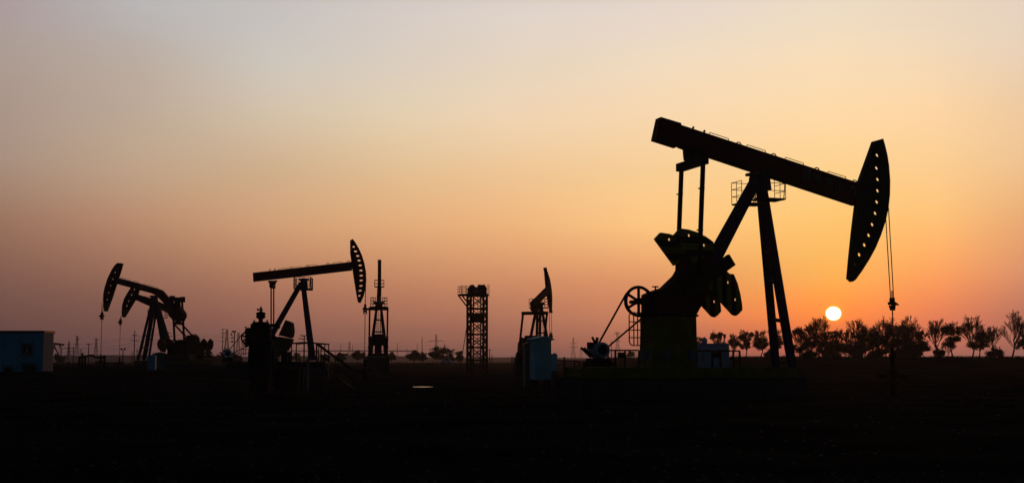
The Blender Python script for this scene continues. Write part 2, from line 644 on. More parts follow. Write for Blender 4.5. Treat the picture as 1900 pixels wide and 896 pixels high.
    for s in (-1, 1):
        MB().tube((hx, s * hy, hz), (kx, s * .12, kz + .25), P.get('rope_r', 0.022), n=5).build('bridle_cable', CABLE, t)
    k = P.get('carr', 1.0)
    mb = MB().box((kx, 0, kz + .22 * k), (.2 * k, .36 * k, .34 * k)).box((kx - .02, 0, kz), (.38 * k, .42 * k, .2 * k)).box((kx, 0, kz - .22 * k), (.34 * k, .3 * k, .18 * k))
    mb.box((kx - .12 * k, 0, kz - .38 * k), (.07 * k, .2 * k, .2 * k)).box((kx + .13 * k, 0, kz - .38 * k), (.08 * k, .2 * k, .2 * k))
    mb.prism([(kx + .1, kz + .06 * k), (kx + .3 * k, kz + .05 * k), (kx + .52 * k, kz - .12 * k), (kx + .1, kz - .12 * k)], -.08, .08)
    mb.build('carrier_bar', BLACK, t)
    MB().tube((kx, 0, kz + .6), (kx, 0, P['rod_z']), P.get('rod_r', 0.022), n=6).build('polished_rod', CABLE, t)
    return t


def thing_part_motor(t, mx, my, mz, mr, ml, m, nr):
    mb = MB().tube((mx, my - ml / 2, mz), (mx, my + ml / 2, mz), mr, n=18)
    for k in range(18):
        q = 2 * math.pi * k / 18
        mb.bar((mx + mr * math.cos(q), my - ml * .4, mz + mr * math.sin(q)), (mx + mr * math.cos(q), my + ml * .4, mz + mr * math.sin(q)), 0.03, 0.02)
    mb.ring((mx, my + nr * ml / 2, mz), (0, 1, 0), mr * .82, mr * .2, 18, 6)
    o = mb.build('motor', m, t)
    MB().tube((mx, my + nr * (ml / 2 - .02), mz), (mx, my + nr * (ml / 2 + .03), mz), mr * .62, n=16).build('fan_cover', BLACK, o)
    MB().box((mx - mr * .9, my, mz + mr * .6), (.3, .35, .28)).box((mx - mr * .2, my, mz + mr * 1.2), (.1, .1, .3), ry=.2).box((mx - mr * .75, my - .1, mz + mr * 1.3), (.08, .08, .3), ry=-.5).build('terminal_box', BLACK, o)
    MB().box((mx, my, mz - mr - .07), (mr * 2.3, ml, .14)).box((mx - mr * 1.5, my, mz - mr * .3), (.5, .1, .16), ry=.75).box((mx - mr * 1.75, my, mz - mr * .1), (.5, .06, .1), ry=.55).box((mx, my, mz - mr - .25), (mr * 3, ml * 1.05, .22)).build('motor_slide', BLACK, o)
    return o


# ============================================================ pump 1 : the big one at right
f1 = Frame(1406, 318, 58, R(19))
NP = -0.3
p1 = {}
hd = [(1624.5, 261), (1639, 257), (1643, 271), (1647, 288), (1650, 308), (1652, 335), (1651.5, 362), (1648.5, 388), (1643, 412), (1635, 436), (1625, 460), (1613, 482),
      (1599, 504), (1588, 519), (1583, 522.5), (1582, 520), (1577.5, 517), (1581, 478), (1586.5, 425), (1592.5, 375), (1597.5, 336), (1610.5, 300)]
hc = [(1631, 287), (1630, 311), (1632, 332), (1632, 353), (1630.5, 374), (1627.5, 395), (1622, 416), (1615.5, 436), (1607.5, 454), (1598, 472), (1589, 489)]


def ph(f, hd, hc, hw, rx, rz, tilt=0.0):
    yl = f.near * hw / 2
    return f.poly(hd, yl), [ellipse(*f(x, y, yl), rx * (.68 if y > 485 else 1), rz, rot=tilt) for x, y in hc]


h1, hl1 = ph(f1, hd, hc, 0.34, 0.178, 0.118)
yl = -0.25
bt, bb = f1(1264, 231.5, yl), f1(1266, 271.5, yl)
ht, hb = f1(1596, 340, yl), f1(1592, 380, yl)
top1 = [bt, ht]
tail = f1.poly([(1226, 217), (1264, 228.5), (1259, 272), (1217, 258.5)], yl)


def L1(px, py, y):
    a = f1(px, py, y)
    return (a[0], y, a[1])


yc = 0.98
wU = f1.poly([(1250, 436), (1261, 424), (1276, 426), (1292, 431), (1308, 439), (1322, 449), (1324, 466), (1287, 487)], -yc)
hU = [ellipse(*f1(x, y, -yc), (.082), .082, 8) for x, y in ((1278, 437), (1306, 455))]
wD = f1.poly([(1306, 525), (1337, 560), (1359, 584), (1364.5, 586), (1369, 583), (1376, 575), (1375, 563), (1372, 545), (1367, 526), (1360, 509), (1352, 508), (1346, 502)], -yc)
hD = [ellipse(*f1(x, y, -yc), (.082), .082, 8) for x, y in ((1350.5, 524), (1364, 556))]
gz0 = f1.O.z
sk_top = f1(1300, 682, -1.2)[1]
sk_bot = f1(1300, 700, -1.2)[1]
xl = f1(1084, 690, -1.2)[0]
xr = f1(1478, 690, -1.2)[0]
ped_top = f1(1240, 586, -.9)[1]
p1 = dict(
    beam=[bt, ht, hb, bb], beam_w=0.5, top=top1, beam_collar=tail,
    grabs=[(0.16, 0.27), (0.365, 0.475), (0.58, 0.69), (0.825, 0.935)], grab_h=0.15, grab_r=.018, hooks=[0.325, 0.52, 0.765, 0.985], bolts=[0.075, 0.135],
    text=[('昌', .70, -.42, .52), ('州', .755, -.46, .52), ('东', .835, -.48, .56), ('山', .89, -.5, .5), ('六', .965, -.45, .52)],
    head=h1, holes=hl1, head_w=0.34,
    front=[(L1(1413, 333, -.28), L1(1472, 690, -.85), .31), (L1(1409, 333, .28), L1(1440, 684, .85), .31)],
    rear=[(L1(1404, 335, -.2), L1(1324, 492, -.36), .36), (L1(1400, 335, .2), L1(1312, 492, .36), .36)],
    ladder=(L1(1417, 395, .28), L1(1463, 664, .0), .17), ties=(0.38, 0.54, 0.74),
    saddle=(f1(1409, 324)[0], f1(1409, 324)[1], .38),
    plat=(-0.62, 0.62, -1.35, 1.35, f1(1412, 375)[1], 1.02),
    equal=(f1(1284, 304)[0], f1(1284, 304)[1], 1.28, .34), eq_top=f1(1286, 279),
    ypit=1.06, ycrank=yc, w_th=.09, pit_ticks=True, pit_w=.16,
    shaft=f1(1283, 535, -yc), crank_end=f1(1357, 482, -yc), pin=f1(1297, 507, -1.06),
    weights=[(wU, hU, WGT), (wD, hD, WGTX)],
    gear=f1.poly([(1204, 546), (1216, 540), (1238, 533), (1262, 510), (1272, 492), (1278, 472), (1325, 468), (1345, 490), (1338, 522), (1308, 556), (1291, 587), (1204, 587)], -.4), gear_w=.8,
    gear_bits=[(f1(1216, 536)[0], f1(1216, 537)[1], .12)],
    ped=[(f1(1214, 587, -.7)[0], ped_top), (f1(1292, 587, -.7)[0], ped_top), (f1(1294, 660, -.7)[0], sk_top + .01), (f1(1211, 660, -.7)[0], sk_top + .01)], ped_w=1.4,
    skid=[(xl, xr, sk_bot, sk_top, 2.5, YEL)],
    sheave=(f1(1185, 559, -.85)[0], -.85, f1(1185, 559, -.85)[1], .66),
    motor=(f1(1110, 650, -.8)[0], -.8, f1(1110, 650, -.8)[1], .33, .95), belt_t=.055,
    bridle_top=(f1(1645.5, 386)[0], f1(1645.5, 386)[1], .13), carrier=(f1(1655.5, 563)[0], f1(1655.5, 563)[1]), rod_z=f1(1656, 655)[1], rope_r=.024, rod_r=.03, carr=.68,
    col=dict(beam=RED, head=OLIVE, leg=BLUE, eq=BLACK, gear=mat('grimy_dark_red', (.07, .014, .01), .85, .4, spec=.05), ped=YEL, weight=WGT, motor=mat('pale_motor_paint', (.4, .47, .5), .55, .25, spec=.2)))
pump1 = make_pump(f1, 'largest pumpjack, red walking beam and holed horsehead tilted down beside the setting sun', p1)

# extra parts of pump 1: belt guard cage, pedestal flange, switch boxes
bg = MB()
gx = [f1(x, 610, .3)[0] for x in (1167.5, 1176, 1183, 1189)]
zt, zb = f1(1170, 580, .3)[1], f1(1170, 641, .3)[1]
for i, x in enumerate(gx):
    bg.tube((x, .3, zb + (.16 if i == 0 else 0)), (x, .3, zt - (.12 if i == 0 else 0)), .026, n=6)
for k in (0.0, .24, .47, .72, 1.0):
    z = zb + (zt - zb) * k
    bg.tube((gx[0] + (.14 if k in (0, 1) else 0), .3, z), (gx[-1] + .5, .3, z), .026, n=6)
bg.path([(gx[0], .3, zb + .16), (gx[0] + .05, .3, zb + .05), (gx[0] + .16, .3, zb)], .026)
bg.path([(gx[0], .3, zt - .12), (gx[0] + .05, .3, zt - .04), (gx[0] + .16, .3, zt)], .026)
bg.build('belt_guard_frame', STEEL, pump1)
MB().box(((p1['ped'][0][0] + p1['ped'][1][0]) / 2, 0, ped_top + .03), (p1['ped'][1][0] - p1['ped'][0][0] + .16, 1.52, .09)).build('pedestal_flange', BLACK, pump1)
for px in (1196, 1237, 1284):
    q = f1(px, 658, -1.0)
    MB().box((q[0], -1.0, q[1]), (.3, .22, .38)).box((q[0], -1.0, q[1] - .45), (.06, .06, .55)).build('switch_box', mat('grimy_grey_box', (.12, .16, .2), .8), pump1)

# concrete plinth under pump 1
t = thing('concrete_plinth', 'long low concrete plinth carrying the largest pumpjack and its yellow skid', 'plinth', f1.O, f1.yaw)
m = MB()
m.box(((xl + xr) / 2, 0, (sk_bot - .2) / 2), (xr - xl + .5, 3.3, sk_bot - .006 + .2))
m.build('plinth_block', CONC, t)
k = xl
while k < xr:
    MB().box((k, -1.68, sk_bot * .45), (.35, .12, sk_bot * .8)).build('anchor_rib', CONC, t)
    k += 1.7

# chain link fences beside pump 1
MESHM = bpy.data.materials.new('chain_link_wire')
MESHM.use_nodes = True


def fence(pts_px, d, ztop_py, label, boards):
    a, b = at(pts_px[0], 690, d), at(pts_px[-1], 690, d)
    base = Vector((a.x, a.y, gz(a.x, a.y)))
    t = thing('chain_link_fence', label, 'fence', base, 0, 'chain link fence panels by the big pumpjack')
    zt = at(pts_px[0], ztop_py, d).z - base.z
    z0 = zt - 1.02
    MB().bar((0, 0, zt), (b.x - a.x, 0, zt), .09, .07, (0, 0, 1)).build('rail', BLACK, t)
    MB().bar((0, 0, z0), (b.x - a.x, 0, z0), .06, .06, (0, 0, 1)).build('rail', BLACK, t)
    for px in pts_px:
        x = at(px, 690, d).x - a.x
        MB().box((x, 0, zt / 2 - .1), (.09, .08, zt + .2)).build('post', BLACK, t)
    w = MB()
    wdt = b.x - a.x
    s = .13
    H = zt - z0
    k = -H
    while k < wdt:
        x0, x1 = max(0, k), min(wdt, k + H)
        if x1 > x0:
            w.tube((x0, 0, z0 + (x0 - k)), (x1, 0, z0 + (x1 - k)), .0065, n=3)
            w.tube((x0, 0.01, zt - (x0 - k)), (x1, 0.01, zt - (x1 - k)), .0065, n=3)
        k += s
    w.build('wire_mesh', STEEL, t)
    for (px0, px1, py0, py1) in boards:
        p, q = at(px0, py0, d - .05), at(px1, py1, d - .05)
        o = tag(MB().box(((p.x + q.x) / 2, d - .1, (p.z + q.z) / 2), (q.x - p.x, .05, p.z - q.z)).build('board', BLACK), 'small dark blank board hung on the fence rail ' + ('left of the yellow pedestal' if px0 < 1200 else 'in front of the blue shed'), 'board')
    return t


fence([1128, 1142, 1160, 1186], 63, 650, 'chain link fence panel between the motor and the yellow pedestal', [(1146, 1158, 654, 664)])
fence([1293, 1322, 1337, 1361, 1373], 63, 651, 'chain link fence panel in front of the small blue shed', [(1322, 1337, 653, 664)])


# ---- wellheads
def wellhead(px, py, d, label, h, pipes=True, group='wellheads under the pumping rods', top=None):
    p = at(px, py, d)
    z0 = gz(p.x, p.y) - .05
    t = thing('wellhead', label, 'wellhead', (p.x, p.y, z0), 0, group)
    k = h / 2.0
    MB().lathe([(.3, 0), (.3, .12), (.16, .14), (.16, .5 * k), (.27, .52 * k), (.27, .64 * k), (.15, .66 * k), (.15, 1.0 * k), (.25, 1.02 * k), (.25, 1.12 * k), (.12, 1.16 * k), (.12, 1.6 * k), (.16, 1.62 * k), (.16, 1.78 * k), (.07, 1.8 * k), (.07, h)]).build('casing_spool', BLACK, t)
    for s in (-1, 1):
        v = MB().tube((0, 0, .85 * k), (s * .7, 0, .85 * k), .08, n=8).ball((s * .42, 0, .85 * k), .16).tube((s * .42, -.1, .85 * k), (s * .42, -.3, .85 * k), .03)
        vv = v.build('valve', BLACK, t)
        MB().ring((s * .42, -.3, .85 * k), (0, 1, 0), .14, .02, 14, 5).build('handwheel', RUST, vv)
    return t


wellhead(1656.5, 690, f1.O.y + f1.u.y * p1['carrier'][0], 'wellhead with side valves under the big pumpjack horsehead, before the trees', 2.25)

# ============================================================ pump 2 : left of centre
f2 = Frame(563, 515, 112, R(4))
hd = [(649.5, 446), (654.5, 443), (659, 449), (665, 459), (671, 472), (676, 488), (679, 505), (679.5, 520), (678, 535), (674.5, 549), (668.5, 562), (664, 561), (662, 552), (656, 515), (652, 487), (649.5, 470)]
hc = [(656, 457.5), (659.5, 466), (663.5, 474.5), (666, 483), (668, 492), (669.5, 501.5), (670, 511), (670, 520), (669.5, 530), (668, 539), (666.5, 548.5)]
hw = .4
yl = -.22
h2 = f2.poly(hd, yl)
hl2 = [ellipse(*f2(x, y, yl), .155 if 0 < i < 10 else .11, .085, rot=R(-14 + i * 2.5)) for i, (x, y) in enumerate(hc)]
yc2 = .95


def L2(px, py, y):
    a = f2(px, py, y)
    return (a[0], y, a[1])


sk2 = f2(560, 671, -1.0)[1]
p2 = dict(
    beam=f2.poly([(469, 506), (653, 485.5), (653, 501.5), (470, 522.5)], yl), beam_w=.44, top=f2.poly([(469, 506), (653, 485.5)], yl),
    grabs=[(.25, .35), (.39, .49), (.55, .65), (.8, .9)], hooks=[.38, .545, .755, .965], bolts=[.17, .22], grab_r=.02, grab_h=.11,
    head=h2, holes=hl2, head_w=hw,
    front=[(L2(562, 524, -.25), L2(582, 668, -.8), .4), (L2(562, 524, .25), L2(578, 668, .8), .4)],
    rear=[(L2(559, 525, -.2), L2(506, 620, -.36), .4), (L2(559, 525, .2), L2(504, 620, .36), .4)],
    ladder=(L2(566, 540, .1), L2(584, 662, .1), .18), saddle=(f2(564, 520)[0], f2(564, 519)[1], .34),
    plat=(-.72, .72, -1.2, 1.2, f2(563, 537)[1], 1.02), rail_r=.025,
    equal=(f2(505.5, 532)[0], f2(505.5, 531)[1], 1.05, .3), eq_top=f2(506, 521), ypit=.98, ycrank=yc2, pit_w=.11,
    shaft=f2(498, 640, -yc2), crank_end=f2(528, 652, -yc2), pin=f2(503, 622, -1.0),
    weights=[(f2.poly([(530, 593.5), (541, 598), (543, 614), (541.5, 624), (537, 627), (517, 622)], -yc2), [], OLIVE),
             (f2.poly([(541, 628), (540, 634), (533, 648), (530, 650), (505, 668), (502, 640), (516, 624)], -yc2), [], OLIVE)],
    gear=f2.poly([(462, 628), (486, 618), (505, 620), (520, 630), (520, 660), (462, 660)], -.5), gear_w=1.1,
    ped=f2.poly([(468, 658), (512, 658), (516, 672), (464, 672)], -.7), ped_w=1.5,
    skid=[(f2(420, 680, -1)[0], f2(598, 680, -1)[0], sk2 - .5, sk2, 2.3, STEEL)],
    sheave=(f2(460, 627, -.8)[0], -.8, f2(460, 627, -.8)[1], .6), motor=(f2(424, 656, -.8)[0], -.8, f2(424, 656, -.8)[1], .32, .9), belt_t=.06,
    bridle_top=(f2(678.5, 528)[0], f2(678.5, 528)[1], .2), carrier=(f2(677.5, 573)[0], f2(677.5, 573)[1]), rod_z=f2(677, 660)[1], rope_r=.03, rod_r=.035,
    col=dict(beam=RED, head=RED, leg=BLUE, eq=BLACK, gear=BLACK, ped=BLACK, weight=OLIVE, motor=SKY_BLUE))
pump2 = make_pump(f2, 'pumpjack with red beam rising towards its slotted horsehead, behind the tall valve stack', p2)
# belt guard frame of pump 2
q = [f2(x, 640, .4)[0] for x in (449, 452.5, 456)]
g = MB()
for x in q:
    g.tube((x, .4, f2(450, 660, .4)[1]), (x, .4, f2(450, 622, .4)[1]), .03, n=5)
for py in (624, 632, 640, 648, 656):
    z = f2(450, py, .4)[1]
    g.tube((q[0], .4, z), (q[-1] + .4, .4, z), .03, n=5)
g.build('belt_guard_frame', RUST, pump2)
MB().box(((f2(420, 680, -1)[0] + f2(598, 680, -1)[0]) / 2, 0, (sk2 - .5) / 2 - .1), (9, 2.8, sk2 - .5 + .19)).build('concrete_footing', CONC, pump2)
wellhead(677, 690, f2.O.y + f2.u.y * p2['carrier'][0], 'wellhead under the slotted horsehead, left of the end-on pumpjack', 2.0)

# ============================================================ pumps A and B : far left pair
fA = Frame(286, 549, 158, R(165))
fB = Frame(283, 566, 190, R(164))


def LF(f, px, py, y):
    a = f(px, py, y)
    return (a[0], y, a[1])


yl = .22
hdA = [(216.7, 487.8), (222, 487.8), (226.3, 489), (222.5, 503), (218.3, 516), (215, 526), (206.6, 552), (197.2, 577.7), (192.5, 577.7), (191, 568), (190.3, 556), (190.9, 545), (193.3, 533), (198.8, 516), (206.6, 500), (212, 492)]
hcA = [(212, 505.3), (207.8, 517.5), (203.8, 530), (199.8, 542.8), (197.5, 555.8)]
ycA = .95
skA = fA(300, 669, 1)[1]
tipA = fA.poly([(190.6, 562), (203, 562), (197.2, 577.5), (192.5, 577.5)], yl)
pA = dict(
    beam=fA.poly([(218.3, 515.6), (255, 525.3), (293, 536), (300, 539), (320.6, 562.8), (334, 577), (318, 579), (309.7, 569), (290, 548.8), (281.6, 544.4), (215, 526.4)], yl), beam_w=.44,
    top=fA.poly([(293, 536), (218.3, 515.6)], yl), grabs=[(.12, .3), (.5, .64), (.8, .96)], hooks=[.05, .36, .73], grab_r=.028, grab_h=.13,
    text=[('中石油', .33, -.36, .46)], patches=[(.8, .9, -.6, -.12, mat('navy_patch', (.05, .09, .16)))],
    tailweight=fA.poly([(312.8, 570), (333, 569), (341.7, 581.6), (337.8, 591), (320.6, 592), (314.4, 586)], yl),
    head=fA.poly(hdA, yl), holes=[ellipse(*fA(x, y, yl), .14, .15, 10) for x, y in hcA], head_w=.3, head_tip=tipA,
    front=[(LF(fA, 283, 556, .25), LF(fA, 256, 668, .8), .26), (LF(fA, 286, 556, -.25), LF(fA, 266, 667, -.8), .26)],
    rear=[(LF(fA, 288, 556, .22), LF(fA, 303, 645, .5), .36), (LF(fA, 289, 556, -.22), LF(fA, 308, 645, -.5), .36)],
    ladder=(LF(fA, 280, 580, .05), LF(fA, 262, 664, .05), .18), saddle=(fA(286, 551)[0], fA(286, 550)[1], .34),
    plat=(-1.35, .25, -.95, .95, fA(292, 590)[1], 1.0), rail_r=.03,
    equal=(fA(329, 555)[0], fA(329, 555)[1], 1.25, .4), eq_blocks=True, eq_top=fA(329, 573), ypit=1.15, ycrank=ycA, pit_w=.2,
    shaft=fA(328, 645, ycA), crank_end=fA(301, 640, ycA), pin=fA(324, 632, 1.15),
    weights=[(fA.poly([(294, 632), (298, 628.5), (304, 630), (309, 640), (306, 654), (299, 652), (294, 646), (292.7, 639)], ycA), [], REDM)],
    gear=fA.poly([(312, 645), (320, 637), (332, 630), (344, 632), (348, 645), (348, 660), (310, 660)], .5), gear_w=1.1,
    ped=fA.poly([(306, 656), (350, 656), (352, 670), (302, 670)], .7), ped_w=1.5,
    skid=[(fA(372, 674, 1)[0], fA(250, 674, 1)[0], skA - .42, skA, 2.3, DIRTYEL)],
    sheave=(fA(355, 633, .8)[0], .8, fA(355, 633, .8)[1], .75), motor=(fA(372, 655, .8)[0], .8, fA(372, 655, .8)[1], .3, .8),
    bridle_top=(fA(190.5, 562)[0], fA(190.5, 562)[1], .15), carrier=(fA(189.3, 586)[0], fA(189.3, 586)[1]), rod_z=fA(186, 660)[1], rope_r=.035, rod_r=.035,
    col=dict(beam=RED, head=BLACK, leg=BLUE, eq=BLACK, gear=BLACK, ped=OLIVE, weight=RED, motor=STEEL))
pumpA = make_pump(fA, 'front pumpjack of the far left pair, higher horsehead and beam bent down at its tail', pA)
MB().box(((pA['skid'][0][0] + pA['skid'][0][1]) / 2, 0, (skA - .42) / 2 - .1), (8.5, 2.8, skA - .42 + .19)).build('concrete_footing', CONC, pumpA)

hdB = [(251, 525), (258, 525.5), (257, 539), (254.7, 546.4), (250, 556.6), (244, 566), (234.7, 581.6), (230, 589), (225.5, 588), (225, 578), (226, 566), (229, 555.5), (234, 546), (241, 534.7), (246, 529)]
hcB = [(248, 537), (242.8, 547), (237.8, 558.4), (234.2, 567.5), (231.6, 577)]
skB = fB(300, 668, 1)[1]
pB = dict(
    beam=fB.poly([(254.7, 546.4), (281.6, 555), (312.8, 568), (330, 588), (322, 590), (308, 579), (273.8, 566.7), (250.3, 556)], yl), beam_w=.44,
    top=fB.poly([(312.8, 568), (254.7, 546.4)], yl), grabs=[(.62, .8)], hooks=[.1, .5], grab_r=.03, grab_h=.13,
    tailweight=fB.poly([(316, 580), (336, 579), (343, 586), (338, 596), (322, 596)], yl),
    head=fB.poly(hdB, yl), holes=[ellipse(*fB(x, y, yl), .19, .14, 10, R(-35)) for x, y in hcB], head_w=.3, head_tip=fB.poly([(225.3, 574), (239, 574), (230, 588.5), (225.5, 588)], yl),
    front=[(LF(fB, 286, 575, .25), LF(fB, 269, 667, .8), .26), (LF(fB, 290, 575, -.25), LF(fB, 276, 667, -.8), .26)],
    rear=[(LF(fB, 292, 574, .22), LF(fB, 313, 645, .5), .4), (LF(fB, 295, 574, -.22), LF(fB, 317, 645, -.5), .4)],
    ladder=(LF(fB, 287, 595, .05), LF(fB, 273, 664, .05), .18), saddle=(fB(287, 568)[0], fB(287, 567)[1], .34),
    equal=(fB(331, 600)[0], fB(331, 600)[1], 1.2, .38), eq_top=fB(331, 590), ypit=1.1, ycrank=ycA, pit_w=.2,
    shaft=fB(350, 645, ycA), crank_end=fB(374, 645, ycA), pin=fB(342, 622, 1.1),
    weights=[(fB.poly([(372, 637), (378, 628), (383, 633), (383, 641), (380, 649), (370, 652), (366, 645)], ycA), [ellipse(*fB(x, y, ycA), .1, .1, 8) for x, y in ((373, 643), (378, 636), (379, 642))], BLACK)],
    gear=fB.poly([(333, 645), (340, 628), (348, 622), (360, 622), (366, 636), (368, 660), (330, 660)], .5), gear_w=1.1,
    ped=fB.poly([(328, 656), (370, 656), (378, 670), (322, 670)], .7), ped_w=1.5,
    skid=[(fB(384, 674, 1)[0], fB(265, 674, 1)[0], skB - .42, skB, 2.3, DIRTYEL)],
    sheave=(fB(360, 630, .8)[0], .8, fB(360, 630, .8)[1], .8), motor=(fB(386, 655, .8)[0], .8, fB(386, 655, .8)[1], .3, .8),
    bridle_top=(fB(225.4, 586)[0], fB(225.4, 586)[1], .15), carrier=(fB(223.5, 597)[0], fB(223.5, 597)[1]), rod_z=fB(221, 664)[1], rope_r=.035, rod_r=.035,
    col=dict(beam=BLACK, head=BLACK, leg=BLUE, eq=BLACK, gear=BLACK, ped=OLIVE, weight=BLACK, motor=STEEL))
pumpB = make_pump(fB, 'rear pumpjack of the far left pair, lower horsehead half hidden by the front beam', pB)
MB().box(((pB['skid'][0][0] + pB['skid'][0][1]) / 2, 0, (skB - .42) / 2 - .1), (9, 2.8, skB - .42 + .19)).build('concrete_footing', CONC, pumpB)
whA = wellhead(186.3, 690, fA.O.y + fA.u.y * pA['carrier'][0], 'wellhead under the higher horsehead at far left, joined to the pipe manifold', 1.75)
wellhead(221.3, 690, fB.O.y + fB.u.y * pB['carrier'][0], 'wellhead under the lower horsehead at far left', 1.5)

# ============================================================ pumps 3 and 4 : seen end-on
def end_on(fr, label, phi, Lf, Lb, col, eq_half, hw, hh, bh, hd_dep, rear_drop, crank_ang, **kw):
    """a pump described in metres only; saddle height from its frame"""
    sz = fr.sz
    cs, sn = math.cos(phi), math.sin(phi)

    def B(s, h):
        return (s * cs - h * sn, sz + .35 + s * sn + h * cs)
    beam = [B(-Lb, 0), B(Lf, 0), B(Lf, bh), B(-Lb, bh)]
    Rr = Lf + hd_dep
    arc = [(Rr * math.cos(phi + t), sz + .35 + bh / 2 + Rr * math.sin(phi + t)) for t in [(-.5 + i / 11) * 2 * kw['hal'] + kw.get('hoff', 0) for i in range(12)]]
    head = arc + [B(Lf + .2, bh + kw['up']), B(Lf - .15, bh / 2), B(Lf + .25, -kw['dn'])]
    pts = [B(Lf + hd_dep * .55, bh / 2 + k) for k in [(-.36 + .12 * i) * hh for i in range(7)]]
    holes = [ellipse(x, z, .12, .1, 8) for x, z in pts]
    fx, bx = 1.5, -1.9
    zt = sz - .15
    sh = (-2.5, 4.0)
    ce = (sh[0] + 1.7 * math.cos(crank_ang), sh[1] + 1.7 * math.sin(crank_ang))
    nx, nz = -math.sin(crank_ang), math.cos(crank_ang)

    def C(u, v):
        return (sh[0] + u * math.cos(crank_ang) + v * nx, sh[1] + u * math.sin(crank_ang) + v * nz)
    eqx, eqz = B(-Lb + .6, kw.get('eqoff', -.75))
    P = dict(beam=beam, beam_w=kw.get('bw', .45), top=[B(-Lb, bh), B(Lf, bh)], grabs=[(.2, .35), (.5, .65), (.75, .9)], hooks=[.45, .7], grab_r=.028, grab_h=.14,
             head=head, holes=holes, head_w=hw,
             front=[((.15, -.25, zt), (fx, -kw['spread'], 2.45), .3), ((.15, .25, zt), (fx, kw['spread'], 2.45), .3)],
             rear=[((-.15, -.22, zt), (bx, -.75, 2.45), .3), ((-.15, .22, zt), (bx, .75, 2.45), .3)],
             ladder=((.35, 0, zt - .8), (1.55, 0, 2.5), .24), ties=(.3, .55, .8), saddle=(0, sz + .2, .32),
             plat=kw['plat'], rail_r=.03, equal=(eqx, eqz, eq_half, .36), eq_top=B(-Lb + .6, .0), ypit=eq_half - .12, ycrank=kw['yc'], pit_w=.2,
             shaft=sh, crank_end=ce, pin=C(.9, 0), weights=[([C(.5, .3), C(.3, .95), C(1.3, 1.0), C(1.9, .6), C(1.9, .3)], [], kw['wm']), ([C(.5, -.3), C(1.9, -.3), C(1.9, -.6), C(1.3, -1.0), C(.3, -.95)], [], kw['wm'])],
             gear=[(-3.4, 3.3), (-1.7, 3.3), (-1.7, 4.2), (-2.1, 4.6), (-2.9, 4.6), (-3.4, 4.2)], gear_w=kw.get('gw', 1.3),
             ped=[(-3.3, 2.45), (-1.8, 2.45), (-1.8, 3.31), (-3.3, 3.31)], ped_w=.8,
             skid=[(-4.6, 2.0, 2.0, 2.45, kw.get('skw', 2.4), kw.get('skm', STEEL))],
             bridle_top=(Rr * cs * .999, sz + .3 + Rr * sn * .4, .15), carrier=(Rr, kw['cz']), rod_z=1.6, rope_r=.03, rod_r=.035, col=col)
    t = make_pump(fr, label, P)
    MB().box((-1.3, 0, .97), (7, 2.6, 2.04)).build('concrete_footing', CONC, t)
    return t


f3 = Frame(703, 564.5, 150, R(95.3))
colr = dict(beam=RED, head=RED, leg=BLUE, eq=BLACK, gear=BLACK, ped=BLACK, weight=BLACK)
pump3 = end_on(f3, 'pumpjack seen end-on between the slotted horsehead and the lattice tower', R(20), 4.2, 2.6, colr, 1.15, .42, 4.6, .6, .95, 0, R(265),
               hal=.6, hoff=.22, up=3.1, dn=1.6, eqoff=-.28, bw=.5, spread=1.0, plat=(-.5, .5, -.95, .95, f3.sz - .3, 1.05), yc=.95, wm=BLACK, cz=4.2, skw=2.3)
f4 = Frame(1000, 566, 150, R(69))
col4 = dict(beam=REDM, head=REDM, leg=BLUE, eq=BLACK, gear=REDM, ped=REDM, weight=REDM)
pump4 = end_on(f4, 'red pumpjack seen from behind its tail, rising over the pale blue cabinet', R(21), 3.4, 2.4, col4, 1.6, .42, 4.8, .72, .8, 0, R(262),
               hal=.64, hoff=.03, up=2.4, dn=2.6, spread=.85, plat=(-.2, .9, -1.15, 1.15, f4.sz - .3, 1.0), yc=1.15, wm=REDM, cz=4.6)
_rl = MB()
_c = (2.4, f3.sz + 2.2)
for _h in (0, .35, .75):
    _rl.path([(_c[0] - .4, -.55, _c[1] + _h), (_c[0] + .4, -.55, _c[1] + _h), (_c[0] + .4, .55, _c[1] + _h), (_c[0] - .4, .55, _c[1] + _h), (_c[0] - .4, -.55, _c[1] + _h)], .035, 5)
for _x in (-.4, .4):
    for _y in (-.55, .55):
        _rl.tube((_c[0] + _x, _y, _c[1] - .05), (_c[0] + _x, _y, _c[1] + .78), .035, n=5)
_rl.box((_c[0], 0, _c[1] - .05), (.8, 1.1, .06)).build('beam_cage', STEEL, pump3)
wellhead(707, 690, f3.O.y + 5.1, 'wellhead behind the end-on pumpjack, hidden below its skid', 1.6)
p4w = f4.O + f4.u * 4.55
wellhead(950 + p4w.x / p4w.y * F, 690, p4w.y, 'wellhead of the red pumpjack, behind the pale blue cabinet', 1.6)

# small far pumpjack beside the cabin
p = at(99, 660, 420)
dup(pump2, (p.x, p.y, gz(p.x, p.y) - .6), R(180), .78, 'tiny distant pumpjack with level beam beside the end of the blue cabin')


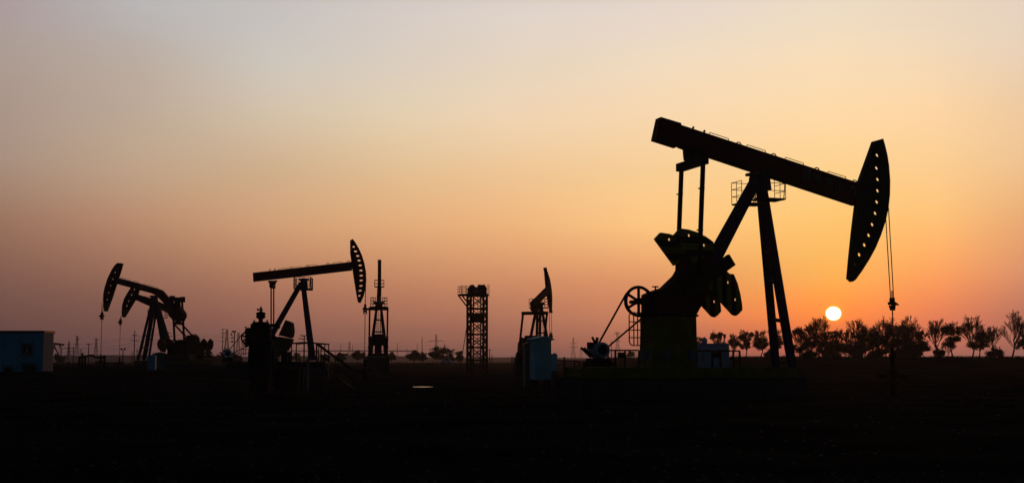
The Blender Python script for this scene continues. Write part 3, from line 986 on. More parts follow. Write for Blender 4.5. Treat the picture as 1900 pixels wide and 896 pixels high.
# ============================================================ lattice tower (tower pumping unit)
def lattice_tower():
    d = 172
    s = d / F
    p = at(885, 690, d)
    z0 = gz(p.x, p.y)
    t = thing('lattice_tower', 'square lattice steel tower with motors and railings on its top platform', 'tower', (p.x, p.y, z0), R(14))
    H = at(885, 549, d).z - z0
    w = 1.1
    for sx in (-1, 1):
        for sy in (-1, 1):
            MB().bar((sx * w, sy * w, 0), (sx * w, sy * w, H), .25).build('corner_post', BLACK, t)
    mb = MB()
    n = 6
    for k in range(n):
        za, zb = H * k / n, H * (k + 1) / n
        for (a, b) in (((-w, -w), (w, -w)), ((w, -w), (w, w)), ((w, w), (-w, w)), ((-w, w), (-w, -w))):
            mb.bar((a[0], a[1], zb), (b[0], b[1], zb), .2, .2, (0, 0, 1))
            if k % 2:
                a, b = b, a
            mb.bar((a[0], a[1], za), (b[0], b[1], zb), .13)
            mb.bar((b[0], b[1], za), (a[0], a[1], zb), .09)
    mb.build('bracing', BLACK, t)
    # inner guide rails and counterweight box
    mb = MB()
    for x in (-.5, .5):
        mb.bar((x, 0, 0), (x, 0, H), .16)
    mb.build('guide_rail', BLACK, t)
    MB().box((0, 0, H * .72), (1.5, 1.4, 1.1)).build('counterweight_box', BLACK, t)
    la = MB()
    for s_ in (-.2, .2):
        la.tube((s_, -w - .1, .3), (s_, -w - .1, H), .03, n=5)
    for k in range(28):
        z = .5 + k * (H - .5) / 28
        la.tube((-.2, -w - .1, z), (.2, -w - .1, z), .025, n=5)
    la.build('ladder', RUST, t)
    dk = MB().box((-.55, 0, H + .1), (3.7, 2.6, .22))
    for s_ in (-1, 1):
        dk.bar((-2.3, s_ * 1.0, H), (-w, s_ * 1.0, H - 1.5), .16)
    dk.build('platform', BLACK, t)
    mo = MB().tube((-.7, -.5, H + .85), (-.7, .8, H + .85), .5, n=14).box((-.7, 0, H + .35), (1.1, 1.2, .35)).box((-.7, 0, H + 1.35), (.5, .4, .25))
    mo.tube((-.1, .3, H + .6), (-.1, .3, H + 1.2), .2)
    mo.build('winch_motor', BLACK, t)
    dr = MB().tube((.6, -.6, H + .85), (.6, .7, H + .85), .62, n=16).box((.6, 0, H + .35), (1.2, 1.3, .35)).box((.35, .2, H + 1.4), (.4, .4, .25)).box((.9, -.1, H + 1.42), (.25, .4, .2))
    dr.tube((1.1, 0, H + .2), (1.1, 0, H + 1.2), .18)
    dr.build('winch_drum', BLACK, t)
    rl = MB()
    for hh in (.35, .7, 1.05):
        rl.path([(-1.2, -1.25, H + .2 + hh), (-2.4, -1.25, H + .2 + hh), (-2.4, 1.25, H + .2 + hh), (-1.2, 1.25, H + .2 + hh)], .03, 5)
    for (x, y) in ((-2.4, -1.25), (-1.8, -1.25), (-2.4, 0), (-2.4, 1.25), (-1.8, 1.25), (-1.2, 1.25)):
        rl.tube((x, y, H + .2), (x, y, H + 1.25), .03, n=5)
    rl.build('guard_rail', RUST, t)
    r2 = MB()
    for x in (1.25, 1.45):
        r2.tube((x, -.9, H - .2), (x, -.9, H + 1.5), .03, n=5)
    for k in range(7):
        r2.tube((1.25, -.9, H + k * .23), (1.45, -.9, H + k * .23), .025, n=5)
    r2.build('cage_ladder', RUST, t)
    MB().tube((-w - .15, -.4, H * .75), (-w - 1.35, -.4, 0.2), .05, n=6).build('stay_rod', STEEL, t)


lattice_tower()


# ============================================================ cabinets by pump 4
def cabinet(px, py_top, py_bot, wid, dep, d, rz, label, m, legs=True, lid=.12, name='equipment_cabinet', group=None):
    top = at(px, py_top, d)
    bot = at(px, py_bot, d)
    z0 = gz(top.x, top.y)
    t = thing(name, label, 'cabinet', (top.x, top.y, z0), rz, group)
    zt, zb = top.z - z0, max(bot.z - z0, .02)
    b = MB().box((0, 0, (zt + zb) / 2), (wid, dep, zt - zb)).build('body', m, t)
    MB().box((0, -dep / 2 - .012, (zt + zb) / 2), (wid * .86, .02, (zt - zb) * .88)).box((wid * .33, -dep / 2 - .03, (zt + zb) / 2), (.04, .04, .2)).build('door', m, b)
    if lid:
        MB().prism([(-wid / 2 - lid, zt), (wid / 2 + lid, zt), (wid / 2 + lid, zt + .06), (0.05, zt + .2), (-wid / 2 - lid, zt + .06)], -dep / 2 - lid, dep / 2 + lid).build('lid', m, t)
    if legs and zb > .15:
        for sx in (-1, 1):
            for sy in (-1, 1):
                MB().box((sx * (wid / 2 - .08), sy * (dep / 2 - .08), zb / 2), (.09, .09, zb)).build('leg', STEEL, t)
    return t


cabinet(1003, 631, 704, .9, .62, 65, R(24), 'tall pale blue equipment cabinet with overhanging lid in front of the red pumpjack', SKY_BLUE)
cabinet(978.5, 641, 718, .34, .6, 67, R(8), 'narrow dark grey cabinet close against the left of the pale blue cabinet', mat('grey_cabinet', (.12, .12, .12), .7), lid=.04)
cabinet(1027.5, 660, 688, .45, .45, 92, R(5), 'small pale blue box right of the tall blue cabinet', SKY_BLUE, lid=.03)
cabinet(963.5, 656, 672, .38, .38, 92, R(5), 'small dark meter box on legs left of the red pumpjack base', STEEL, lid=.03)
cabinet(282, 662, 686, .72, .6, 118, R(10), 'small bright blue cabinet in front of the far left pumpjacks', CABINB, lid=.03)
cabinet(295, 657, 685, 1.0, .9, 128, R(28), 'grey and teal metal hut behind the small blue cabinet', mat('teal_panel', (.1, .16, .16), .6), lid=.1, legs=False)


def pipe_rack(pts, posts, d, label, r=.06):
    P = [at(x, y, d) for x, y in pts]
    o = Vector((P[0].x, P[0].y, gz(P[0].x, P[0].y)))
    t = thing('pipe_rack', label, 'pipework', o)
    MB().path([p - o for p in P], r, 8).build('pipe', BLACK, t)
    for (x, y) in posts:
        q = at(x, y, d) - o
        MB().tube((q.x, q.y, -.1), q, r * 1.05, n=8).build('support', BLACK, t)
    return t


pipe_rack([(1034, 669), (1070, 669.5), (1076, 672), (1077, 680)], [(1047, 662), (1066, 669)], 92, 'thin dark pipe run between the blue boxes and the motor', .05)
pipe_rack([(147, 685), (147.5, 662), (158, 661), (172, 659), (176, 663), (196, 663.5)], [(153, 655), (158, 661), (194, 659)], 150, 'arched dark pipe manifold joined to the far left wellhead', .12)
pipe_rack([(192, 673.5), (224, 673.5)], [(200, 673.5), (212, 673.5)], 150, 'low horizontal pipe between the two far left wellheads', .06)


# ============================================================ valve stack and platform in front of pump 2
def valve_stack():
    d = 66
    s = d / F
    p = at(482, 690, d)
    z0 = gz(p.x, p.y) - .05
    t = thing('valve_stack', 'tall dark wellhead valve stack with handwheel on top, in front of the slotted-head pumpjack', 'wellhead', (p.x, p.y, z0))

    def z(py):
        return at(482, py, d).z - z0
    prof = [(.62, 0), (.62, .1), (.5, .12), (.5, z(705)), (.6, z(702)), (.6, z(690)), (.55, z(688)), (.6, z(655)), (.58, z(640)), (.66, z(638)), (.66, z(632)), (.55, z(630)), (.55, z(616)), (.52, z(608)), (.52, z(607.6)), (.52, z(601.5)), (.43, z(601)), (.43, z(597.5)), (.11, z(597)), (.11, z(590)), (.12, z(589))]
    MB().lathe(prof, n=20).build('spool_body', BLACK, t)
    gv = MB().lathe([(.13, z(592)), (.2, z(590.5)), (.23, z(588)), (.22, z(586.5)), (.22, z(584)), (.23, z(583.5)), (.21, z(580)), (.13, z(579)), (.06, z(577.5)), (.05, z(571))], n=14)
    gv.tube((-.24, 0, z(588)), (.24, 0, z(588)), .05).tube((-.24, 0, z(582)), (.24, 0, z(582)), .05)
    o = gv.build('gate_valve', BLACK, t)
    MB().tube((-.16, 0, z(574.5)), (.1, 0, z(574.5)), .035).ball((-.15, 0, z(574.5)), .065).ball((.08, 0, z(574.8)), .04).tube((0, 0, z(571)), (0, 0, z(569)), .05).build('handle', BLACK, o)
    for x in (-.33, .33):
        MB().tube((x, 0, z(598)), (x, 0, z(595)), .035).box((x, 0, z(594.5)), (.09, .09, .04)).build('flange_bolt', BLACK, t)
    # side pipe to the right and valves on the left
    MB().tube((.3, 0, z(604)), (.95, 0, z(604)), .09).box((.94, 0, z(604)), (.1, .3, .3)).build('outlet_pipe', BLACK, t)
    for (x, py, r) in ((-.62, 615, .2), (-.68, 624, .13), (-.62, 633, .17), (-.7, 641, .1)):
        v = MB().tube((-.4, 0, z(py)), (x, 0, z(py)), r * .5).ball((x, 0, z(py)), r, 10, 8)
        o = v.build('side_valve', BLACK, t)
        MB().ring((x - .06, 0, z(py - 4)), (.6, .3, .6), r * .9, .022, 14, 5).build('handwheel', BLACK, o)
    for s_ in (-1, 1):
        MB().box((s_ * .62, .3, z(668)), (.1, .12, .9)).build('bracket', BLACK, t)


valve_stack()


def platform():
    d = 70
    p = at(505, 690, d)
    z0 = gz(p.x, p.y)
    o = Vector((p.x, p.y, z0))
    t = thing('steel_platform', 'railed steel work platform with a stair down to the right of the valve stack', 'platform', o)

    def q(px, py, dy=0.0):
        v = at(px, py, d + dy) - o
        return v
    W = 1.6
    zd = q(541, 672).z
    xa, xb = q(505, 672).x, q(603, 672).x
    MB().box(((xa + xb) / 2, W / 2, zd - .05), (xb - xa, W, .1)).box(((xa + xb) / 2, 0, zd - .16), (xb - xa, .1, .16)).build('deck', STEEL, t)
    for x in (xa + .1, (xa + xb) / 2, xb - .1):
        for y in (.08, W - .08):
            MB().box((x, y, zd / 2 - .1), (.1, .1, zd + .1)).build('leg', STEEL, t)
    zr = q(541, 636).z
    for y in (0.04, W - .04):
        rl = MB()
        rl.path([(q(541, 637).x, y, zr - .04), (q(566, 637).x, y, zr + .02), (q(582, 637).x, y, zr - .02), (xb, y, zr - .06)], .045, 6)
        for px in (541, 564, 588, 602.5):
            rl.tube((q(px, 640).x, y, zd - .04), (q(px, 640).x, y, zr - .03), .032, n=6)
        rl.build('guard_rail', STEEL, t)
    xs, xe = q(586, 672).x, q(586, 672).x + 2.1
    st = MB()
    for y in (.15, .95):
        st.bar((xs, y - .0, zd), (xe, y, .05), .06, .2)
    for k in range(1, 9):
        st.box((xs + (xe - xs) * k / 9, .55, zd * (1 - k / 9)), (.24, .78, .03))
    st.build('stair', BLACK, t)
    hr = MB()
    for y in (.12, .98):
        hr.tube((xs - .1, y, zr), (xe, y, 1.05), .04, n=6)
        hr.tube((xs - .1, y, zr - .45), (xe, y, .6), .022, n=6)
        for k in (.0, .5, .98):
            x = xs + (xe - xs) * k
            hr.tube((x, y, zd * (1 - k)), (x, y, zr - .1 + (1.05 - zr) * k), .03, n=6)
    hr.build('handrail', BLACK, t)
    MB().box(((xa + q(560, 690).x) / 2, W / 2, zd * .42), (q(560, 690).x - xa - .3, W * .7, zd * .72)).build('tank_box', mat('dull_brown_red', (.02, .01, .01), .95, spec=0), t)
    # switch boxes standing on the deck
    for (px0, px1, py0, lab) in ((522, 534, 655, 'dark switch box standing on the platform deck next to the crank weights'), (534, 541, 654, 'narrow dark switch box beside the left end of the platform rail')):
        a, b = q(px0, py0, .8), q(px1, py0, .8)
        m = MB().box(((a.x + b.x) / 2 + o.x, .8 + o.y, (a.z + zd) / 2 + o.z), (b.x - a.x - .04, .3, a.z - zd - .002))
        m.box(((a.x + b.x) / 2 + o.x, .8 + o.y, a.z + .02 + o.z), (b.x - a.x + .03, .38, .04)).box(((a.x + b.x) / 2 + o.x, .64 + o.y, (a.z + zd) / 2 + o.z), ((b.x - a.x) * .7, .02, (a.z - zd) * .7))
        tag(m.build('switch_box', STEEL), lab, 'box')


platform()
p = at(571, 690, 68)
t = thing('marker_post', 'pale marker post with a red reflector standing before the platform legs', 'post', (p.x, p.y, gz(p.x, p.y)), R(62))
zt = at(571, 667, 68).z - gz(p.x, p.y)
MB().box((0, 0, zt / 2), (.15, .1, zt)).prism([(-.075, zt), (.075, zt), (0, zt + .08)], -.05, .05).build('post', PALE, t)
MB().box((-.1, -.02, zt - .12), (.06, .1, .12)).build('reflector', ORANGE, t)


# ============================================================ cabin and shed
def cabin():
    d = 98.0
    c = at(78.5, 688, d)
    z0 = c.z - .05
    th = R(-1.2)
    # local x along the front wall to the right end, y into the depth
    t = thing('site_cabin', 'blue corrugated site cabin with a small two-pane window and red lit roof edge', 'cabin', (c.x, c.y, z0), -th)
    H = at(78, 616, d).z - z0
    LEN, DEP = 8.0, 2.35
    mb = MB()
    n = 66

    def corr(x0, y0, x1, y1, n, nx, ny):
        vs = []
        for i in range(n * 4 + 1):
            k = i / (n * 4)
            o = (0, .035, .035, 0)[i % 4]
            x, y = x0 + (x1 - x0) * k + nx * o, y0 + (y1 - y0) * k + ny * o
            vs += [(x, y, 0), (x, y, H)]
        return vs, [(2 * i, 2 * i + 2, 2 * i + 3, 2 * i + 1) for i in range(n * 4)]
    mb.add(*corr(-LEN, 0, 0, 0, 30, 0, -1))
    mb.add([(-LEN, 0.02, 0), (-LEN, DEP, 0), (-LEN, DEP, H), (-LEN, .02, H)], [(0, 1, 2, 3)])
    mb.add([(-LEN, DEP, 0), (0, DEP, 0), (0, DEP, H), (-LEN, DEP, H)], [(0, 1, 2, 3)])
    mb.build('wall', CABINB, t)
    e = MB()
    e.add(*corr(0, 0, 0, DEP, 9, 1, 0))
    e.build('end_wall', CABINW, t)
    rf = MB().box((-LEN / 2, DEP / 2, H + .04), (LEN + .1, DEP + .1, .08)).build('roof', mat('roof_sheet', (.05, .06, .07), .8), t)
    rm = MB()
    for k in range(28):
        rm.box((-LEN + .15 + k * .285, DEP / 2, H + .095), (.09, DEP + .1, .03))
    rm.build('roof_rib', MATS['roof_sheet'], rf)
    MB().box((.075, DEP / 2, H + .02), (.04, DEP + .16, .16)).build('edge_sun_rim', ORANGE, rf)  # rim light of the low sun, built as an orange-coloured strip
    MB().box((-LEN / 2 - .1, -.07, H + .02), (LEN, .04, .14)).build('fascia', mat('dark_fascia', (.03, .04, .05), .8), rf)
    # window
    def wx(px):
        # on the front wall
        r = ray(px, 650)
        nrm = Vector((-math.sin(-th), math.cos(-th), 0))
        C = Vector((0, 0, CAMZ))
        k = nrm.dot(Vector((c.x, c.y, 0)) - C) / nrm.dot(r)
        X = C + r * k
        return (X - Vector((c.x, c.y, 0))).dot(Vector((math.cos(-th), math.sin(-th), 0)))
    x0, x1 = wx(40), wx(61.5)
    zt, zb = at(50, 638, d).z - z0, at(50, 658.5, d).z - z0
    fr = MB()
    y = -.05
    for (a, b, c_, d_) in ((x0, x0 + .1, zb, zt), (x1 - .1, x1, zb, zt), ((x0 + x1) / 2 - .06, (x0 + x1) / 2 + .06, zb + .1, zt - .1)):
        fr.box(((a + b) / 2, y, (c_ + d_) / 2), (b - a, .06, d_ - c_))
    for zz in (zb + .05, zt - .05):
        fr.box(((x0 + x1) / 2, y, zz), (x1 - x0 - .2, .06, .1))
    fr.box(((x0 + x1) / 2, y - .05, zb - .04), (x1 - x0 + .15, .16, .07)).box(((x0 + x1) / 2, y - .06, zt + .04), (x1 - x0 + .15, .2, .06))
    w = fr.build('window', FRAMEM, t)
    MB().box(((x0 + x1) / 2, y + .012, (zt + zb) / 2), (x1 - x0 - .2, .01, zt - zb - .2)).build('pane', GLASS, w)
    MB().box((-LEN / 2, DEP / 2, -.08), (LEN - .05, DEP - .05, .16)).box((-LEN / 2, DEP / 2, -.4), (LEN - .6, DEP - .6, .5)).build('footing', CONC, t)


cabin()


def shed():
    d = 150
    a, b = at(1289, 680, d), at(1353, 680, d)
    z0 = gz((a.x + b.x) / 2, d) - .05
    zb = at(1320, 684, d).z - z0
    t = thing('blue_shed', 'small pale blue shed with a round water tank on its roof, behind the mesh fence', 'shed', (a.x, a.y, z0), R(-3))
    H = at(1320, 639, d).z - z0
    W, D = b.x - a.x, 2.6
    w = MB().box((W / 2, D / 2, H / 2), (W, D, H)).build('wall', mat('blue_shed_panel', (.14, .4, .58), .7, .2, spec=.05), t)
    MB().box((W / 2, D / 2, H + .05), (W + .2, D + .2, .12)).build('roof', MATS['blue_shed_panel'], t)
    MB().box((W * .24, -.02, 1.75), (.3, .05, 1.1)).build('window', FRAMEM, t)
    MB().box((W * .62, -.02, 1.0), (.8, .04, 1.9)).build('door', MATS['blue_shed_panel'], t)
    tp = at(1310, 627, d) - Vector((a.x, a.y, z0))
    tk = thing('water_tank', 'round dark blue water tank standing on the roof of the blue shed', 'tank', (a.x + tp.x, a.y + 1.2, z0 + H + .11))
    r = .33
    MB().lathe([(r * .7, 0), (r, .12), (r, .42), (r * .8, .58), (r * .35, .66), (r * .3, .72), (.02, .74)], n=14).build('tank_shell', CABINB, tk)
    MB().box((0, 0, .74), (.18, .18, .05)).build('lid', BLUE, tk)


shed()
# sloping rail by the trees under the sun
p = at(1567, 656, 205)
q = at(1584, 664, 205)
g = gz(p.x, p.y)
t = thing('sloping_rail', 'short pale sloping handrail at the foot of the trees right of the sun', 'rail', (p.x, p.y, g))
MB().tube((0, 0, p.z - g), (q.x - p.x, 0, q.z - g), .07).tube((0, .6, p.z - g), (q.x - p.x, .6, q.z - g), .07).build('handrail', PALE, t)
for k in (0.02, .98):
    MB().tube(((q.x - p.x) * k, 0, -.2), ((q.x - p.x) * k, 0, (p.z - g) + (q.z - p.z) * k), .06).build('post', PALE, t)


# ============================================================ trees
def leaf_cloud(rnd, centres, per, size):
    vs, fs = [], []
    for (c, r) in centres:
        for _ in range(per):
            v = Vector((rnd.gauss(0, 1), rnd.gauss(0, 1), rnd.gauss(0, 1)))
            v = v.normalized() * (r * (rnd.random() ** .5) * (1.5 if rnd.random() < .14 else 1))
            v.z *= .75
            p = c + v
            a = Vector((rnd.gauss(0, 1), rnd.gauss(0, 1), rnd.gauss(0, 1))).normalized()
            b = a.cross(Vector((rnd.gauss(0, 1), rnd.gauss(0, 1), rnd.gauss(0, 1)))).normalized()
            s = size * rnd.uniform(.6, 1.35)
            n = len(vs)
            vs += [p + a * s, p + b * s * .55, p - a * s, p - b * s * .55]
            fs.append((n, n + 1, n + 2, n + 3))
    return vs, fs


RMIN = .022


def twigs(mb, rnd, p, d, L, r, depth, spread=.5, up=.25, tips=None):
    r = max(r, RMIN)
    q = p + d * L
    mb.tube(p, q, r, r * .68, n=4 if depth < 3 else 5)
    if depth == 0:
        if tips is not None:
            tips.append(q)
        return
    n = 3 if rnd.random() < .55 else 2
    if depth <= 2:
        n = 3
    for k in range(n):
        nd = (d + Vector((rnd.gauss(0, spread), rnd.gauss(0, spread), rnd.gauss(0, spread * .6) + up))).normalized()
        twigs(mb, rnd, p.lerp(q, rnd.uniform(.55, 1.0)) if k else q, nd, L * rnd.uniform(.62, .85), r * .62, depth - 1, spread, up, tips)


def tree(px, top, wpx, d, kind, label, seed, base=None, group='trees', cat='tree', dens=1.0):
    global RMIN
    RMIN = .017 if kind == 'bare' else .022
    rnd = random.Random(seed)
    p = at(px, 665, d)
    z0 = gz(p.x, p.y) - .08
    H = at(px, top, d).z - z0
    W = wpx / F * d * (1.42 if 1475 < px < 1715 else 1.2)
    t = thing('tree' if cat == 'tree' else 'shrub', label, cat, (p.x, p.y, z0), 0, group)
    tr = MB()
    tips = []
    if kind == 'bare':
        h0 = H * .2
        bend = Vector((rnd.gauss(0, .04), 0, 0)) * H
        tr.tube((0, 0, 0), (bend.x, 0, h0), .016 * H + .02, .014 * H + .015, n=7)
        # a leader with side limbs
        zz = h0
        prev = Vector((bend.x, 0, h0))
        n = 9
        for k in range(n):
            nxt = Vector((bend.x + rnd.gauss(0, .015) * H, rnd.gauss(0, .015) * H, h0 + (H * .72 - h0) * (k + 1) / n))
            r0 = (.013 * (1 - k / n) + .003) * H
            tr.tube(prev, nxt, r0, r0 * .85, n=6)
            for j in range(4):
                q = rnd.uniform(0, 6.28)
                dd = Vector((math.cos(q), math.sin(q), rnd.uniform(1.0, 1.9))).normalized()
                twigs(tr, rnd, prev.lerp(nxt, rnd.random()), dd, W * .25 * (1.1 - .45 * k / n), r0 * .5, 4 if k < 4 else 3, .25, .2)
            prev = nxt
        twigs(tr, rnd, prev, Vector((0, 0, 1)), H * .09, .004 * H, 4, .28, .3)
        tr.build('trunk', BARK, t)
        return t
    shrub = cat != 'tree'
    h0 = H * (.06 if shrub else (.26 if kind == 'leafy' else .2))
    lean = Vector((rnd.gauss(0, .05) * H, rnd.gauss(0, .05) * H, h0))
    tr.tube((0, 0, -.1), lean, .02 * H + .02, .015 * H + .015, n=7)
    centres = []
    nl = rnd.randint(5, 7)
    for k in range(nl):
        q = 6.28 * k / nl + rnd.uniform(-.4, .4)
        e = Vector((math.cos(q) * W * rnd.uniform(.2, .42), math.sin(q) * W * rnd.uniform(.2, .42), H * rnd.uniform(.46, .86)))
        mid = lean.lerp(e, .5) + Vector((0, 0, .04 * H))
        tr.tube(lean, mid, .011 * H, .007 * H, n=5)
        tr.tube(mid, e, .007 * H, .003 * H, n=5)
        twigs(tr, rnd, mid, (e - mid).normalized(), H * .12, .003 * H, 3, .45, .2)
        centres.append((e, W * rnd.uniform(.12, .2)))
        centres.append((lean.lerp(e, .45) + Vector((rnd.gauss(0, .16) * W, rnd.gauss(0, .12) * W, .02 * H)), W * rnd.uniform(.11, .17)))
        centres.append((mid.lerp(e, .5) + Vector((rnd.gauss(0, .1) * W, rnd.gauss(0, .1) * W, 0)), W * rnd.uniform(.1, .17)))
        if rnd.random() < .7:
            centres.append((e + Vector((rnd.gauss(0, .12) * W, rnd.gauss(0, .12) * W, rnd.uniform(-.12, .06) * H)), W * rnd.uniform(.07, .13)))
    centres.append((Vector((lean.x, lean.y, H * .9)), W * .16))
    centres.append((Vector((lean.x + rnd.gauss(0, .1) * W, lean.y, H * .72)), W * .2))
    if shrub:
        centres = [(Vector((c.x, c.y, c.z * .72)), r * 1.25) for c, r in centres]
    if kind == 'mixed':
        # leaves below, fine bare twigs above
        centres = [(Vector((c.x, c.y, c.z * (.66 if W > 3 else .72))), r) for c, r in centres if rnd.random() < .92]
        for k in range(20):
            q = rnd.uniform(0, 6.28)
            b = Vector((math.cos(q) * W * .2 * rnd.random(), math.sin(q) * W * .2 * rnd.random(), H * rnd.uniform(.45, .6)))
            twigs(tr, rnd, b, Vector((rnd.gauss(0, .4), rnd.gauss(0, .4), 1)).normalized(), H * .145, .0075 * H, 4, .34, .26)
    else:
        for k in range(6):
            q = rnd.uniform(0, 6.28)
            b = Vector((math.cos(q) * W * .28 * rnd.random(), math.sin(q) * W * .28 * rnd.random(), H * rnd.uniform(.5, .72)))
            twigs(tr, rnd, b, Vector((rnd.gauss(0, .5), rnd.gauss(0, .5), 1)).normalized(), H * .13, .006 * H, 4, .36, .22)
    tr.build('trunk', BARK, t)
    vs, fs = leaf_cloud(rnd, centres, int(250 * dens * (1.3 if 1475 < px < 1715 else 1)), (.085 if d < 260 else .15) * (W / 4.0) ** .4)
    mb = MB()
    mb.v, mb.f = [tuple(v) for v in vs], fs
    mb.build('crown', LEAF, t)
    return t


G = 'trees of the row along the right bank'
TREES = [
    (1299, 626, 20, 205, 'leafy', 'low leafy tree behind the left half of the blue shed, beside the yellow pedestal'),
    (1334, 614, 36, 205, 'mixed', 'wispy tree rising behind the right half of the blue shed'),
    (1360, 618, 24, 210, 'bare', 'thin bare tree just right of the blue shed'),
    (1383, 614, 28, 215, 'leafy', 'leafy tree with slim double trunk, first clear crown right of the shed'),
    (1410, 613, 30, 217, 'leafy', 'rounded leafy tree just left of the big pumpjack front legs'),
    (1440, 612, 30, 222, 'leafy', 'leafy tree seen between the big pumpjack front legs'),
    (1484, 606, 34, 222, 'mixed', 'dense tree immediately right of the big pumpjack front leg foot'),
    (1507, 606, 30, 228, 'leafy', 'dense dark tree second from the pumpjack front leg'),
    (1518, 590, 44, 234, 'bare', 'spiky bare tree fanning up just left under the sun'),
    (1532, 614, 30, 220, 'mixed', 'low leafy tree in front of the spiky bare tree by the sun'),
    (1551, 610, 32, 228, 'mixed', 'low reddish tree directly below the sun'),
    (1575, 612, 34, 222, 'mixed', 'leafy tree lit red just right of the sun'),
    (1595, 591, 38, 232, 'bare', 'bare twiggy tree standing above the leafy crowns right of the sun'),
    (1602, 616, 28, 224, 'mixed', 'low leafy tree at the foot of the bare twiggy tree right of the sun'),
    (1620, 607, 38, 220, 'leafy', 'solid dark leafy tree left of the polished rod of the big pumpjack'),
    (1643, 592, 42, 234, 'bare', 'wispy bare tree behind the polished rod of the big pumpjack'),
    (1650, 612, 34, 226, 'leafy', 'low dark leafy tree crossed by the polished rod'),
    (1668, 604, 34, 220, 'leafy', 'dark leafy tree just right of the polished rod'),
    (1688, 586, 40, 232, 'bare', 'tall bare tree rising right of the polished rod'),
    (1684, 602, 36, 222, 'mixed', 'ragged tree with leafy tufts before the tall bare tree right of the polished rod'),
    (1708, 612, 30, 228, 'mixed', 'lower tree with sparse leaves before the gap in the row'),
    (1735, 592, 44, 222, 'bare', 'broad bare tree with dark bush at its foot'),
    (1769, 598, 40, 218, 'leafy', 'leafy umbrella-shaped tree on a leaning trunk'),
    (1759, 632, 24, 222, 'bare', 'small bare sapling under the umbrella-shaped tree'),
    (1804, 586, 50, 230, 'bare', 'wide wispy bare tree behind the compact dark tree'),
    (1817, 614, 34, 214, 'leafy', 'compact dark tree in front of the wide wispy bare tree'),
    (1846, 604, 36, 224, 'bare', 'bare tree between the wide wispy bare tree and the tallest bare tree'),
    (1878, 572, 48, 216, 'bare', 'tallest bare tree, near the right end of the row'),
    (1901, 618, 26, 222, 'leafy', 'leafy tree cut by the right border of the view'),
]
for i, (px, top, w, d, k, lab) in enumerate(TREES):
    tree(px, top, w, d, k, lab, 100 + i, group=G, dens=1.15 if k == 'leafy' else .9)
SHR = [(1429, 646, 20, 206, 'dark shrub at the foot of the big pumpjack front legs'), (1743, 640, 20, 210, 'dark bush at the foot of the broad bare tree'), (1846, 642, 26, 210, 'dark bush under the bare tree near the right end'),
       (1500, 646, 24, 212, 'low shrub between the pumpjack leg and the sun'), (1540, 647, 26, 212, 'low dark shrub below the sun'), (1590, 646, 22, 212, 'dark shrub below the trees right of the sun'), (1632, 640, 28, 210, 'dense shrub left of the polished rod foot'), (1672, 640, 28, 210, 'dense shrub right of the polished rod foot'), (1698, 640, 20, 210, 'small shrub before the gap in the tree row')]
for i, (px, top, w, d, lab) in enumerate(SHR):
    tree(px, top, w, d, 'leafy', lab, 300 + i, group='shrubs under the tree row', cat='shrub', dens=1.2)
G2 = 'hazy trees on the centre horizon'
MID = [(768, 651, 24, 380, 'leafy', 'hazy round tree, leftmost of the clump left of the lattice tower'), (785, 654, 18, 385, 'leafy', 'smaller hazy tree joined to the leftmost round tree of the clump'),
       (811, 644, 32, 370, 'leafy', 'largest hazy tree in the clump left of the lattice tower'), (835, 647, 18, 380, 'mixed', 'ragged hazy tree between the largest tree and the tower'), (853, 650, 16, 380, 'mixed', 'small hazy tree nearest the lattice tower'),
       (726, 653, 15, 380, 'leafy', 'small hazy tree just right of the end-on pumpjack'), (663, 651, 24, 390, 'leafy', 'hazy tree left of the end-on pumpjack and its neighbour rod'), (631, 655, 20, 370, 'leafy', 'dark round tree right of the platform stair'),
       (605, 657, 18, 420, 'leafy', 'hazy low tree behind the platform stair'), (550, 655, 16, 520, 'leafy', 'hazy tree seen under the platform rail'), (1170, 652, 12, 400, 'leafy', 'small tree seen through the mesh fence beside the yellow pedestal')]
for i, (px, top, w, d, k, lab) in enumerate(MID):
    tree(px, top, w, d, k, lab, 500 + i, group=G2, dens=1.3)
LB = [(392, 656, 20, 420, 'hazy bush right of the far left pumpjack crank weight'), (410, 655, 26, 380, 'wide dark bush left of the motor of the slotted-head pumpjack'), (436, 654, 26, 390, 'dark bush behind the motor of the slotted-head pumpjack'),
      (376, 650, 10, 600, 'small hazy bush behind the far left pumpjack crank weight')]
for i, (px, top, w, d, lab) in enumerate(LB):
    tree(px, top, w, d, 'leafy', lab, 700 + i, group='bushes between the left pumpjacks', cat='shrub', dens=1.6)
# weeds against the cabin
for i, (px, top, w, lab) in enumerate([(16, 676, 14, 'dry weed clump against the left of the cabin wall'), (48, 671, 12, 'dry weed clump under the cabin window'), (61, 672, 14, 'taller dry weed clump right of the cabin window')]):
    rnd = random.Random(60 + i)
    p = at(px, 688, 95.5)
    z0 = gz(p.x, p.y)
    zt = at(px, top, 95.5).z - z0
    m = MB()
    for k in range(60):
        b = Vector((p.x + rnd.gauss(0, .15), p.y + rnd.gauss(0, .1), z0 - .03))
        h = zt * rnd.uniform(.45, 1.0)
        e = b + Vector((rnd.gauss(0, .2), rnd.gauss(0, .2), h))
        m.tube(b, e, .012, .004, n=3)
        for j in range(4):
            q = b.lerp(e, rnd.uniform(.4, 1))
            m.tube(q, q + Vector((rnd.gauss(0, .1), rnd.gauss(0, .1), rnd.uniform(.02, .14))), .01, .003, n=3)
    tag(m.build('weed_clump', GRASSM), lab, 'weeds', 'weeds by the cabin')


